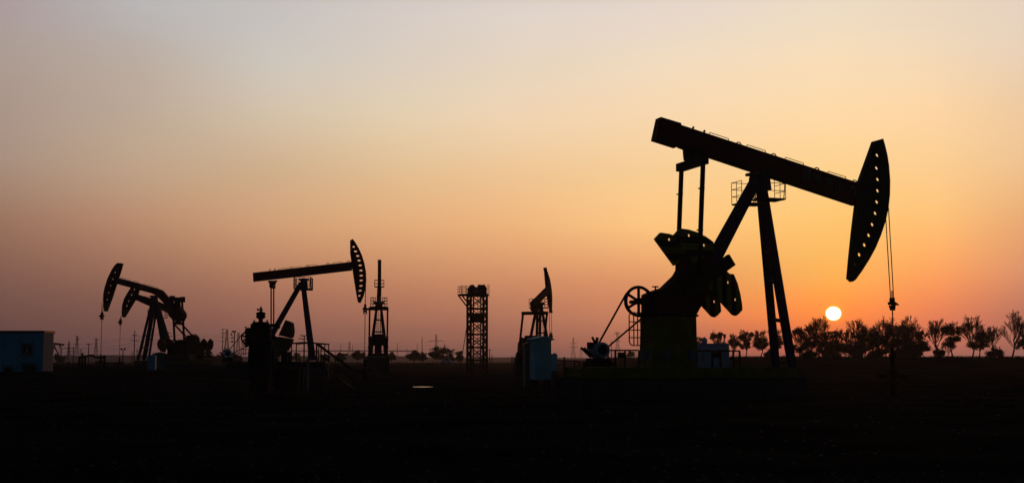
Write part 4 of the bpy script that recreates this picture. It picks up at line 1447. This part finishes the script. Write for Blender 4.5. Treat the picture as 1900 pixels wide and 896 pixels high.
# ---- grass
def build_grass():
    rnd = random.Random(9)
    vs, fs = [], []

    def blade(x, y, h, w):
        z = gz(x, y) - .03
        n = len(vs)
        a = rnd.uniform(0, 3.14)
        ca, sa = math.cos(a) * w, math.sin(a) * w
        lx, ly = rnd.gauss(0, .3) * h, rnd.gauss(0, .3) * h
        vs.extend([(x - ca, y - sa, z), (x + ca, y + sa, z), (x + lx, y + ly, z + h)])
        fs.append((n, n + 1, n + 2))
    # right bank crest under the trees
    for _ in range(9000):
        y = rnd.uniform(190, 240)
        x = rnd.uniform(.13, .42) * y
        blade(x, y, rnd.uniform(.15, .55) * (1 + .6 * max(0, noise.noise((x * .2, y * .1, 0)))), rnd.uniform(.03, .09))
    # low bank of the middle distance
    for _ in range(8000):
        y = rnd.uniform(330, 430)
        x = rnd.uniform(-.42, .12) * y
        blade(x, y, rnd.uniform(.2, .6) * (1 + .9 * max(0, noise.noise((x * .15, y * .1, 7)))), rnd.uniform(.05, .16))
    # field
    for _ in range(9000):
        y = 18 + 250 * rnd.random() ** 1.6
        x = rnd.uniform(-.45, .45) * y
        if noise.noise((x * .12, y * .12, 4)) > .05:
            blade(x, y, rnd.uniform(.04, .16), rnd.uniform(.01, .03))
    m = MB()
    m.v, m.f = vs, fs
    tag(m.build('grass', GRASSM), 'dark rough grass and weeds covering the flat field', 'grass', kind='stuff')


build_grass()

# clods and stones of the foreground
def clods():
    rnd = random.Random(77)
    m = MB()
    for _ in range(900):
        y = 17 + 60 * rnd.random() ** 1.5
        x = rnd.uniform(-.42, .42) * y
        r = rnd.uniform(.02, .07)
        z = gz(x, y)
        n = len(m.v)
        pts = []
        for v in ((1, 0, 0), (0, 1, 0), (-1, 0, 0), (0, -1, 0), (0, 0, .8)):
            pts.append((x + v[0] * r * rnd.uniform(.6, 1.5), y + v[1] * r * rnd.uniform(.6, 1.5), z - .01 + v[2] * r))
        m.add(pts, [(0, 1, 4), (1, 2, 4), (2, 3, 4), (3, 0, 4)])
    tag(m.build('gravel', mat('stone', (.1, .095, .09), .95, .2, spec=.03)), 'scattered stones and clods over the dark foreground soil', 'gravel', kind='stuff')


clods()


# ============================================================ far pylons, poles, wires
def lattice_pylon_mesh(H, arms, name='tower_frame'):
    m = MB()
    b, tw = H * .11, H * .025
    r = H * .0055

    def w(k):
        return b + (tw - b) * min(1, k / .72) if k < .72 else tw
    ks = [0, .18, .34, .48, .6, .72, .82, .92, 1.0]
    for k0, k1 in zip(ks, ks[1:]):
        a, c = w(k0), w(k1)
        cor = [(-1, -1), (1, -1), (1, 1), (-1, 1)]
        for i in range(4):
            s, e = cor[i], cor[(i + 1) % 4]
            m.tube((s[0] * a, s[1] * a, H * k0), (s[0] * c, s[1] * c, H * k1), r * 1.3, n=4)
            m.tube((s[0] * a, s[1] * a, H * k0), (e[0] * c, e[1] * c, H * k1), r * .8, n=3)
            m.tube((e[0] * a, e[1] * a, H * k0), (s[0] * c, s[1] * c, H * k1), r * .8, n=3)
            m.tube((s[0] * c, s[1] * c, H * k1), (e[0] * c, e[1] * c, H * k1), r * .8, n=3)
    return m


def pylon(px, top, d, label, arms=((.72, .16), (.86, .13)), rz=0.0):
    p = at(px, 668, d)
    H = at(px, top, d).z
    t = thing('lattice_pylon', label, 'pylon', (p.x, p.y, gz(p.x, p.y)), rz, 'lattice pylons on the horizon')
    lattice_pylon_mesh(H, arms).build('tower_frame', PYL, t)
    for k, w in arms:
        a = MB()
        for s in (-1, 1):
            a.bar((0, 0, H * k), (s * w * H, 0, H * k + .01 * H), H * .014, H * .014, (0, 0, 1))
            a.tube((0, 0, H * (k + .05)), (s * w * H, 0, H * k + .012 * H), H * .004, n=4)
            a.tube((s * w * H, 0, H * k), (s * w * H, 0, H * (k - .035)), H * .004, n=4)
        a.build('cross_arm', PYL, t)
    return Vector((p.x, p.y, H)), arms


PYLONS = [
    (127, 633, 1755, 'slim lattice pylon above the H-frame pole, left of the taller pylon', ((.86, .07),)),
    (142, 623.5, 2025, 'tall lattice pylon at far left between cabin and pumpjack rods', ((.68, .1), (.86, .09))),
    (177.5, 628, 2025, 'thin far left mast with a broad head beside the first pumping rod', ((.72, .05), (.95, .09))),
    (420, 611, 2565, 'faint lattice pylon right beside the tall steel pole left of the motor', ((.7, .06), (.88, .05))),
    (441.5, 617, 2835, 'very faint lattice pylon behind the lamp mast near the motor', ((.7, .06), (.9, .06))),
    (648, 634, 2430, 'dark tipped pylon left of the end-on pumpjack', ((.7, .06), (.88, .05))),
    (809, 621, 2295, 'largest centre pylon rising behind the largest hazy tree', ((.45, .22), (.76, .28))),
    (825, 638, 3105, 'small faint pylon right of the largest centre pylon', ((.7, .12), (.86, .1))),
    (1064, 627, 2700, 'lattice pylon between the blue boxes and the big motor', ((.62, .18), (.76, .14))),
    (1078, 644, 3375, 'small faint pylon just left of the big motor', ((.7, .12), (.88, .1))),
    (1146, 616, 3375, 'very faint tall pylon seen between the drive belts', ((.7, .1), (.94, .12))),
]
PT = []
for px, top, d, lab, arms in PYLONS:
    PT.append(pylon(px, top, d, lab, arms))


def pole(px, top, d, label, arms=(), r=.13, name='utility_pole', m=None, lamp=False):
    p = at(px, 668, d)
    z0 = gz(p.x, p.y)
    H = at(px, top, d).z - z0
    t = thing(name, label, 'utility pole', (p.x, p.y, z0), 0, 'poles on the horizon')
    MB().tube((0, 0, -.2), (0, 0, H), r * 1.25, r * .8, n=8).build('pole_shaft', m or WOOD, t)
    for k, w in arms:
        a = MB().bar((-w, 0, k * H), (w, 0, k * H), .16, .16, (0, 0, 1)).bar((-w * .6, 0, k * H), (0, 0, k * H - w * .3), .06)
        for x in (-.95, -.45, .45, .95):
            a.tube((x * w, 0, k * H), (x * w, 0, k * H + .35), .07, n=5)
        a.build('cross_arm', m or WOOD, t)
    if lamp:
        for s in (-1, 1):
            MB().tube((0, 0, H), (s * .25, 0, H + .2), .06).box((s * .38, 0, H + .28), (.4, .4, .36), ry=s * .3).build('lamp_head', BLACK, t)
    return Vector((p.x, p.y, z0 + H))


POLES = [
    (113, 643, 600, 'thin pole between the cabin end and the H-frame', ()),
    (164, 637, 520, 'dark pole with short crossarm above the arched pipe manifold', ((.95, 1.1),)),
    (149.5, 648, 800, 'short faint pole left of the arched pipe manifold', ((.95, .8),)),
    (248.5, 613.5, 460, 'tall pole with two crossarms left of the pumpjack front legs', ((.86, 1.0), (.71, 1.6))),
    (244.5, 651, 700, 'short pole just left of the tall two-armed pole foot', ()),
    (254, 647, 650, 'short pole just right of the tall two-armed pole foot', ((.85, .7),)),
    (311, 617, 460, 'pole with crossarm behind the far left pumpjack rear leg', ((.98, .7), (.88, 1.5))),
    (412.5, 610, 680, 'tall slim steel pole left of the lamp mast', ((.98, .9), (.88, 1.0), (.76, 1.2), (.64, 1.0))),
    (564, 622, 300, 'utility pole with crossarm behind the platform rail', ((.98, .9), (.88, 1.3))),
    (783, 626, 900, 'plain pole above the leftmost tree clump in the centre', ()),
    (737, 637, 1500, 'very faint pole right of the end-on pumpjack', ()),
    (774, 638, 1700, 'very faint pole left of the plain centre pole', ()),
    (755, 646, 1500, 'short faint pole between the end-on pumpjack and the tree clump', ()),
    (908.5, 648, 600, 'short pole just right of the lattice tower foot', ((.95, .7),)),
    (913, 658, 600, 'shortest post right of the lattice tower foot', ()),
    (950, 662, 250, 'stubby post left of the red pumpjack base', ()),
    (903.5, 662, 260, 'stubby post touching the right of the lattice tower foot', ()),
    (1134.5, 632, 800, 'thin pole seen between the big motor and the belt guard', ()),
    (632, 640, 1600, 'very faint pole behind the platform stair', ()),
    (654, 641, 1600, 'very faint pole just right of the dark tipped pylon', ()),
]
QT = [pole(px, top, d, lab, arms, r=.11 + d * .00016) for px, top, d, lab, arms in POLES]
pole(434, 616, 190, 'dark mast with hooked lamp fittings left of the valve stack', (), .09, 'lamp_mast')
p = at(434, 668, 190)
lm = [o for o in COL.objects if o.name.startswith('lamp_mast')][0]
H = at(434, 616, 190).z - gz(p.x, p.y)
MB().bar((-.45, 0, H), (.15, 0, H), .1).box((-.42, 0, H - .35), (.18, .2, .3)).box((-.2, 0, H + .1), (.3, .2, .2)).box((.15, 0, H + .08), (.2, .2, .25)).box((-.3, 0, H - .85), (.3, .2, .16)).box((-.32, 0, H - 1.4), (.22, .2, .28)).build('lamp_fitting', BLACK, lm)
pole(228, 650, 300, 'short lamp post with two floodlights beside the lower pumping rod', (), .12, 'lamp_post', BLACK, True)


def h_frame():
    d = 560
    a, b = at(127.5, 640, d), at(136.5, 643, d)
    o = Vector((a.x, a.y, gz(a.x, a.y)))
    t = thing('h_frame_pole', 'H-frame pole with three crossbars between the cabin and the tall pylon', 'utility pole', o)
    for p in (a, b):
        MB().tube((p.x - a.x, 0, -.2), (p.x - a.x, 0, p.z - o.z), .24, .18).build('pole_shaft', WOOD, t)
    c = MB()
    for py in (645.5, 651.5, 658):
        z = at(130, py, d).z - o.z
        c.bar((-2.8 if py < 648 else 0, 0, z), (b.x - a.x, 0, z), .22, .22, (0, 0, 1))
    c.build('cross_bar', WOOD, t)


h_frame()


def wire(pts, label, r, sag=.02):
    m = MB()
    for a, b in zip(pts, pts[1:]):
        n = 10
        L = (b - a).length
        prev = a
        for k in range(1, n + 1):
            q = a.lerp(b, k / n) - Vector((0, 0, sag * L * 4 * (k / n) * (1 - k / n)))
            m.tube(prev, q, r, n=3)
            prev = q
    tag(m.build('power_line', PYL), label, 'power line', 'power lines across the horizon')


def chain(lst, dz, dx=0):
    return [v + Vector((dx, 0, -dz)) for v in lst]


edge = lambda px, py, d: at(px, py, d)
near_chain = [edge(-60, 640, 540), QT[1], QT[3] - Vector((0, 0, 2.0)), QT[6], QT[7] - Vector((0, 0, 3)), edge(560, 634, 700), edge(700, 637, 800)]
wire(chain(near_chain, .2), 'upper thin wire from the cabin past the two-armed pole to the platform', .045, .006)
wire(chain(near_chain, 1.8, 1.5), 'lower thin wire from the cabin past the two-armed pole to the platform', .045, .006)
wire(chain(near_chain, 3.4, -1), 'lowest thin wire strung behind the far left pumpjacks', .04, .008)
fc = [edge(-80, 634, 2000)] + [PT[i][0] - Vector((0, 0, PT[i][0].z * k)) for i, k in ((1, .14), (3, .12), (5, .12))] + [edge(700, 637, 2350), PT[6][0] - Vector((0, 0, PT[6][0].z * .24)), edge(860, 632, 2350), PT[8][0] - Vector((0, 0, PT[8][0].z * .24)), PT[10][0] - Vector((0, 0, PT[10][0].z * .1)), edge(1400, 632, 3300)]
wire(fc, 'faint high wire joining the tops of the lattice pylons', .11, .003)
wire([p - Vector((0, 0, 7)) for p in fc], 'faint middle wire between the lattice pylons', .11, .003)
wire([p - Vector((0, 0, 15)) for p in fc], 'faint low wire between the lattice pylons', .11, .003)


def bridge():
    d = 2000
    a, b = at(470, 651, d), at(775, 651, d)
    t = thing('pipe_bridge', 'faint elevated bridge on thin posts crossing the hazy horizon behind the end-on pumpjack', 'bridge', (a.x, d, 0))
    MB().box(((b.x - a.x) / 2, 0, a.z), (b.x - a.x, 3, 1.7)).build('deck', PYL, t)
    n = 9
    for k in range(n):
        MB().box(((b.x - a.x) * (k + .5) / n, 0, a.z / 2 - .43), (.9, 1.2, a.z - .86)).build('pier', PYL, t)


bridge()


# small blue car past the trees
def car():
    d = 360
    p = at(828, 675, d)
    z0 = gz(p.x, p.y)
    zb = at(828, 673.5, d).z
    t = thing('parked_car', 'small blue car half hidden by weeds under the centre tree clump', 'car', (p.x, p.y, z0))
    k = .62
    body = [(-1.9, .3), (-1.95, .75), (-1.5, .95), (-1.0, 1.02), (-.55, 1.5), (.75, 1.52), (1.35, 1.05), (1.85, .95), (1.95, .5), (1.9, .3)]
    MB().prism([(x * .75, z + .25) for x, z in body], -.8, .8).build('body', CABINB, t)
    MB().prism([(x * .75, z + .25) for x, z in [(-.85, 1.05), (-.5, 1.42), (.7, 1.44), (1.2, 1.05)]], -.82, .82).build('window', GLASS, t)
    for x in (-.9, .9):
        for y in (-.75, .75):
            w = MB().tube((x, y - .1, .35), (x, y + .1, .35), .34, n=14).build('wheel', BLACK, t)


car()

# ------------------------------------------------------------------ haze
HAZE_D = 0.00012


def haze():
    x0, x1, y0, y1, z0, z1 = -2450, 2450, -200, 4200, -1.3, 95
    m = bpy.data.materials.new('evening_haze')
    m.use_nodes = True
    nt = m.node_tree
    nt.nodes.remove(nt.nodes['Principled BSDF'])
    v = nt.nodes.new('ShaderNodeVolumePrincipled')
    v.inputs['Color'].default_value = (0.85, 0.68, 0.72, 1)
    v.inputs['Density'].default_value = HAZE_D
    v.inputs['Anisotropy'].default_value = 0.75
    nt.links.new(v.outputs['Volume'], nt.nodes['Material Output'].inputs['Volume'])
    o = MB().box(((x0 + x1) / 2, (y0 + y1) / 2, (z0 + z1) / 2), (x1 - x0, y1 - y0, z1 - z0)).build('haze', m)
    tag(o, kind='stuff')


haze()

# ------------------------------------------------------------------ sky
SUN_E = math.degrees(PITCH - math.atan((584.3 - 448) * .99815 / F))
SUN_A = math.degrees(math.atan2(ray(1546.5, 583.5).x, ray(1546.5, 583.5).y))


def lin(c):
    return tuple(((v / 255) / 12.92 if v / 255 <= .04045 else ((v / 255 + .055) / 1.055) ** 2.4) for v in c)


SKY_Y = [20, 120, 220, 320, 420, 520, 590, 640, 664]
SKY = {
    0: [(172, 157, 156), (172, 155, 145), (171, 149, 136), (167, 139, 121), (154, 115, 95), (129, 91, 79), (109, 77, 70), (95, 68, 66), (87, 64, 64)],
    250: [(184, 180, 178), (187, 172, 160), (189, 168, 149), (190, 160, 133), (181, 136, 108), (150, 106, 87), (126, 87, 77), (108, 76, 72), (101, 72, 70)],
    500: [(197, 192, 188), (205, 197, 186), (211, 191, 166), (207, 174, 139), (206, 157, 118), (176, 122, 95), (150, 101, 85), (126, 87, 78), (115, 80, 76)],
    750: [(213, 203, 196), (220, 206, 190), (228, 206, 174), (227, 190, 146), (225, 171, 122), (195, 135, 100), (165, 110, 88), (137, 92, 79), (126, 86, 77)],
    950: [(222, 210, 200), (230, 212, 190), (239, 211, 177), (238, 197, 149), (237, 180, 126), (208, 143, 103), (178, 118, 92), (149, 98, 82), (133, 90, 79)],
    1200: [(229, 214, 202), (240, 218, 190), (247, 214, 173), (247, 205, 149), (252, 196, 129), (224, 152, 103), (200, 128, 94), (167, 105, 86), (149, 98, 84)],
    1546: [(237, 219, 194), (249, 221, 183), (254, 217, 166), (254, 208, 140), (254, 196, 112), (254, 175, 85), (252, 138, 72), (205, 105, 76), (180, 98, 78)],
    1740: [(235, 214, 190), (244, 216, 180), (252, 212, 162), (252, 204, 142), (254, 190, 117), (251, 158, 94), (228, 128, 88), (190, 110, 88), (168, 104, 88)],
    1900: [(230, 210, 190), (235, 208, 178), (240, 202, 158), (240, 192, 140), (234, 171, 116), (218, 143, 103), (186, 116, 93), (164, 104, 88), (150, 99, 87)],
}
SKY_FIX = {0: [(0.421, 0.3371, 0.3639), (0.4225, 0.3451, 0.3083), (0.4164, 0.3102, 0.2644), (0.4045, 0.2851, 0.2211), (0.3441, 0.1849, 0.1239), (0.233, 0.1092, 0.0829), (0.161, 0.0776, 0.0649), (0.119, 0.0546, 0.0569), (0.0539, 0.035, 0.047)], 250: [(0.4894, 0.4895, 0.4942), (0.5041, 0.4278, 0.3763), (0.5183, 0.4062, 0.3214), (0.537, 0.3796, 0.2585), (0.4978, 0.2646, 0.1615), (0.3244, 0.1517, 0.1002), (0.2236, 0.0975, 0.0773), (0.1526, 0.0689, 0.0679), (0.1039, 0.0528, 0.0615)], 500: [(0.5676, 0.5364, 0.5187), (0.6194, 0.5784, 0.5216), (0.6735, 0.5476, 0.4082), (0.6396, 0.4411, 0.2722), (0.6568, 0.3566, 0.1913), (0.4653, 0.2042, 0.1203), (0.3427, 0.1393, 0.0994), (0.2371, 0.1058, 0.0856), (0.1324, 0.0566, 0.0713)], 750: [(0.6816, 0.6136, 0.5743), (0.7235, 0.63, 0.5326), (0.7911, 0.6382, 0.4412), (0.7865, 0.532, 0.2993), (0.782, 0.4202, 0.1994), (0.5725, 0.2492, 0.1334), (0.4165, 0.1659, 0.1059), (0.271, 0.1082, 0.0811), (0.1689, 0.0765, 0.0773)], 950: [(0.7434, 0.6621, 0.603), (0.7933, 0.6675, 0.5269), (0.8781, 0.6697, 0.459), (0.8629, 0.5686, 0.3087), (0.8679, 0.4661, 0.2129), (0.6517, 0.2761, 0.1386), (0.4725, 0.1847, 0.1136), (0.3115, 0.1168, 0.0852), (0.168, 0.0799, 0.078)], 1200: [(0.7867, 0.6836, 0.6161), (0.8642, 0.7085, 0.5307), (0.9251, 0.681, 0.4324), (0.9163, 0.6156, 0.3106), (0.9863, 0.5685, 0.2273), (0.7457, 0.3042, 0.1388), (0.6193, 0.2236, 0.1217), (0.4146, 0.1308, 0.0942), (0.1962, 0.0936, 0.0945)], 1546: [(0.8259, 0.7126, 0.5665), (0.9292, 0.7324, 0.4998), (0.9704, 0.7029, 0.4058), (0.9664, 0.639, 0.2791), (0.9622, 0.5556, 0.162), (0.9973, 0.4474, 0.0847), (1.25, 0.2749, 0.033), (0.7544, 0.1104, 0.0544), (0.3855, 0.0841, 0.0678)], 1740: [(0.8201, 0.6737, 0.5403), (0.8688, 0.696, 0.4936), (0.9694, 0.6755, 0.3932), (0.9505, 0.6188, 0.2973), (0.9873, 0.5382, 0.1901), (1.0061, 0.3482, 0.1125), (0.8734, 0.2142, 0.0996), (0.6116, 0.1472, 0.1034), (0.303, 0.1178, 0.1089)], 1900: [(0.7728, 0.6405, 0.5324), (0.8058, 0.6531, 0.5062), (0.8452, 0.5991, 0.3741), (0.8615, 0.5571, 0.2997), (0.8054, 0.4127, 0.1855), (0.7001, 0.2778, 0.1511), (0.4726, 0.1645, 0.1202), (0.3558, 0.1284, 0.1054), (0.203, 0.0939, 0.1061)]}
#SKYFIX#


def elev(y):
    return math.degrees(PITCH - math.atan((y - 448) * .99815 / F))


def azim(x):
    return math.degrees(math.atan((x - 950) / F / CP))


def build_world():
    w = bpy.data.worlds.new('World')
    S.world = w
    w.use_nodes = True
    nt = w.node_tree
    N, Lk = nt.nodes, nt.links
    out = N['World Output']
    bg1 = N['Background']
    sky = N.new('ShaderNodeTexSky')
    sky.sky_type = 'NISHITA'
    sky.sun_disc = False
    sky.sun_elevation = R(SUN_E)
    sky.sun_rotation = R(SUN_A)
    sky.dust_density = 4.0
    Lk.new(sky.outputs[0], bg1.inputs[0])
    bg1.inputs[1].default_value = 0.004
    tc = N.new('ShaderNodeTexCoord')
    sx = N.new('ShaderNodeSeparateXYZ')
    Lk.new(tc.outputs['Generated'], sx.inputs[0])

    def M(op, a, b=None, c=None, clamp=False):
        n = N.new('ShaderNodeMath')
        n.operation = op
        n.use_clamp = clamp
        for i, v in enumerate((a, b, c)):
            if v is None:
                continue
            if isinstance(v, (int, float)):
                n.inputs[i].default_value = v
            else:
                Lk.new(v, n.inputs[i])
        return n.outputs[0]
    el = M('MULTIPLY', M('ARCSINE', sx.outputs[2]), 57.29578)
    az = M('MULTIPLY', M('ARCTAN2', sx.outputs[0], sx.outputs[1]), 57.29578)
    E0, E1 = -1.0, 60.0
    fac = M('DIVIDE', M('SUBTRACT', el, E0), E1 - E0, clamp=True)

    def ramp(stops):
        r = N.new('ShaderNodeValToRGB')
        r.color_ramp.interpolation = 'B_SPLINE' if False else 'LINEAR'
        els = r.color_ramp.elements
        stops = sorted(stops)
        els[0].position, els[0].color = stops[0][0], tuple(stops[0][1]) + (1,)
        els[1].position, els[1].color = stops[-1][0], tuple(stops[-1][1]) + (1,)
        for p, c in stops[1:-1]:
            e = els.new(p)
            e.color = tuple(c) + (1,)
        Lk.new(fac, r.inputs[0])
        return r.outputs[0]

    def pos(e):
        return (e - E0) / (E1 - E0)
    dark = (0.003, 0.007, 0.013)
    anchors = []
    for x, cols in SKY.items():
        st = []
        vals = [SKY_FIX[x][i] if x in SKY_FIX else lin(c) for i, c in enumerate(cols)]
        # smooth (Catmull-Rom) resampling down the column
        es = [elev(y) for y in SKY_Y]
        for i in range(len(es)):
            st.append((pos(es[i]), vals[i]))
            if i + 1 < len(es):
                p0, p1, p2, p3 = vals[max(0, i - 1)], vals[i], vals[i + 1], vals[min(len(es) - 1, i + 2)]
                t = .5
                mid = tuple(max(0, (.5 * (2 * b + (c - a) * t + (2 * a - 5 * b + 4 * c - d_) * t * t + (3 * b - a - 3 * c + d_) * t ** 3))) for a, b, c, d_ in zip(p0, p1, p2, p3))
                st.append((pos((es[i] + es[i + 1]) / 2), mid))
        st.append((pos(-.8), vals[-1]))
        top = vals[0]
        for e, k in ((18, .7), (21, .4), (26, .15), (34, .03)):
            st.append((pos(e), tuple(a * k + b * (1 - k) for a, b in zip(top, dark))))
        st.append((1.0, dark))
        anchors.append((azim(x), ramp(st)))
    # the rest of the dome, dim and bluish
    off = ramp([(pos(-.8), (.009, .017, .024)), (pos(8), (.009, .025, .038)), (pos(30), (.006, .017, .028)), (1.0, dark)])
    anchors = [(-48, off)] + anchors + [(56, off)]
    cur = anchors[0][1]
    for (a0, _), (a1, c1) in zip(anchors, anchors[1:]):
        f = M('DIVIDE', M('SUBTRACT', az, a0), a1 - a0, clamp=True)
        mx = N.new('ShaderNodeMix')
        mx.data_type = 'RGBA'
        Lk.new(f, mx.inputs[0])
        Lk.new(cur, mx.inputs[6])
        Lk.new(c1, mx.inputs[7])
        cur = mx.outputs[2]
    # sun disc, a little flattened by refraction
    dx = M('DIVIDE', M('SUBTRACT', az, SUN_A), .318)
    dy = M('DIVIDE', M('SUBTRACT', el, SUN_E), .293)
    q = M('SQRT', M('ADD', M('MULTIPLY', dx, dx), M('MULTIPLY', dy, dy)))
    rr = N.new('ShaderNodeValToRGB')
    els = rr.color_ramp.elements
    els[0].position, els[0].color = .0, (10, 8.6, 6.5, 1)
    els[1].position, els[1].color = 1.0, (0, 0, 0, 1)
    for p, c in ((.44, (9, 7.5, 5)), (.49, (3.0, 1.9, .5)), (.52, (.6, .32, .03)), (.58, (.16, .075, .0)), (.78, (.05, .022, .0))):
        e = els.new(p)
        e.color = c + (1,)
    Lk.new(M('MULTIPLY', q, .5, clamp=True), rr.inputs[0])
    ad = N.new('ShaderNodeMix')
    ad.data_type = 'RGBA'
    ad.blend_type = 'ADD'
    ad.inputs[0].default_value = 1
    Lk.new(cur, ad.inputs[6])
    Lk.new(rr.outputs[0], ad.inputs[7])
    bg2 = N.new('ShaderNodeBackground')
    Lk.new(ad.outputs[2], bg2.inputs[0])
    bg2.inputs[1].default_value = 1.0
    sh = N.new('ShaderNodeAddShader')
    Lk.new(bg1.outputs[0], sh.inputs[0])
    Lk.new(bg2.outputs[0], sh.inputs[1])
    Lk.new(sh.outputs[0], out.inputs[0])
    w.cycles.sampling_method = 'MANUAL'
    w.cycles.sample_map_resolution = 1024


build_world()

sun = bpy.data.lights.new('Sun', 'SUN')
sun.energy = 0.15
sun.angle = R(.5)
sun.color = (1.0, .42, .16)
so = bpy.data.objects.new('sun_lamp', sun)
COL.objects.link(so)
dv = Vector((math.sin(R(SUN_A)) * math.cos(R(SUN_E)), math.cos(R(SUN_A)) * math.cos(R(SUN_E)), math.sin(R(SUN_E))))
so.rotation_euler = dv.to_track_quat('Z', 'Y').to_euler()
so.location = dv * 300

# ------------------------------------------------------------------ camera and view
cam = bpy.data.cameras.new('Camera')
cam.sensor_fit = 'HORIZONTAL'
cam.sensor_width = 36
cam.lens = 36 * F / 1900
cam.clip_start = .1
cam.clip_end = 9000
co = bpy.data.objects.new('camera', cam)
COL.objects.link(co)
co.location = (0, 0, CAMZ)
co.rotation_euler = (math.pi / 2 + PITCH, 0, 0)
S.camera = co
S.view_settings.view_transform = 'Standard'
S.view_settings.look = 'None'
S.view_settings.exposure = 0
S.view_settings.gamma = 1
S.cycles.volume_bounces = 0
S.cycles.max_bounces = 4
S.cycles.use_denoising = True
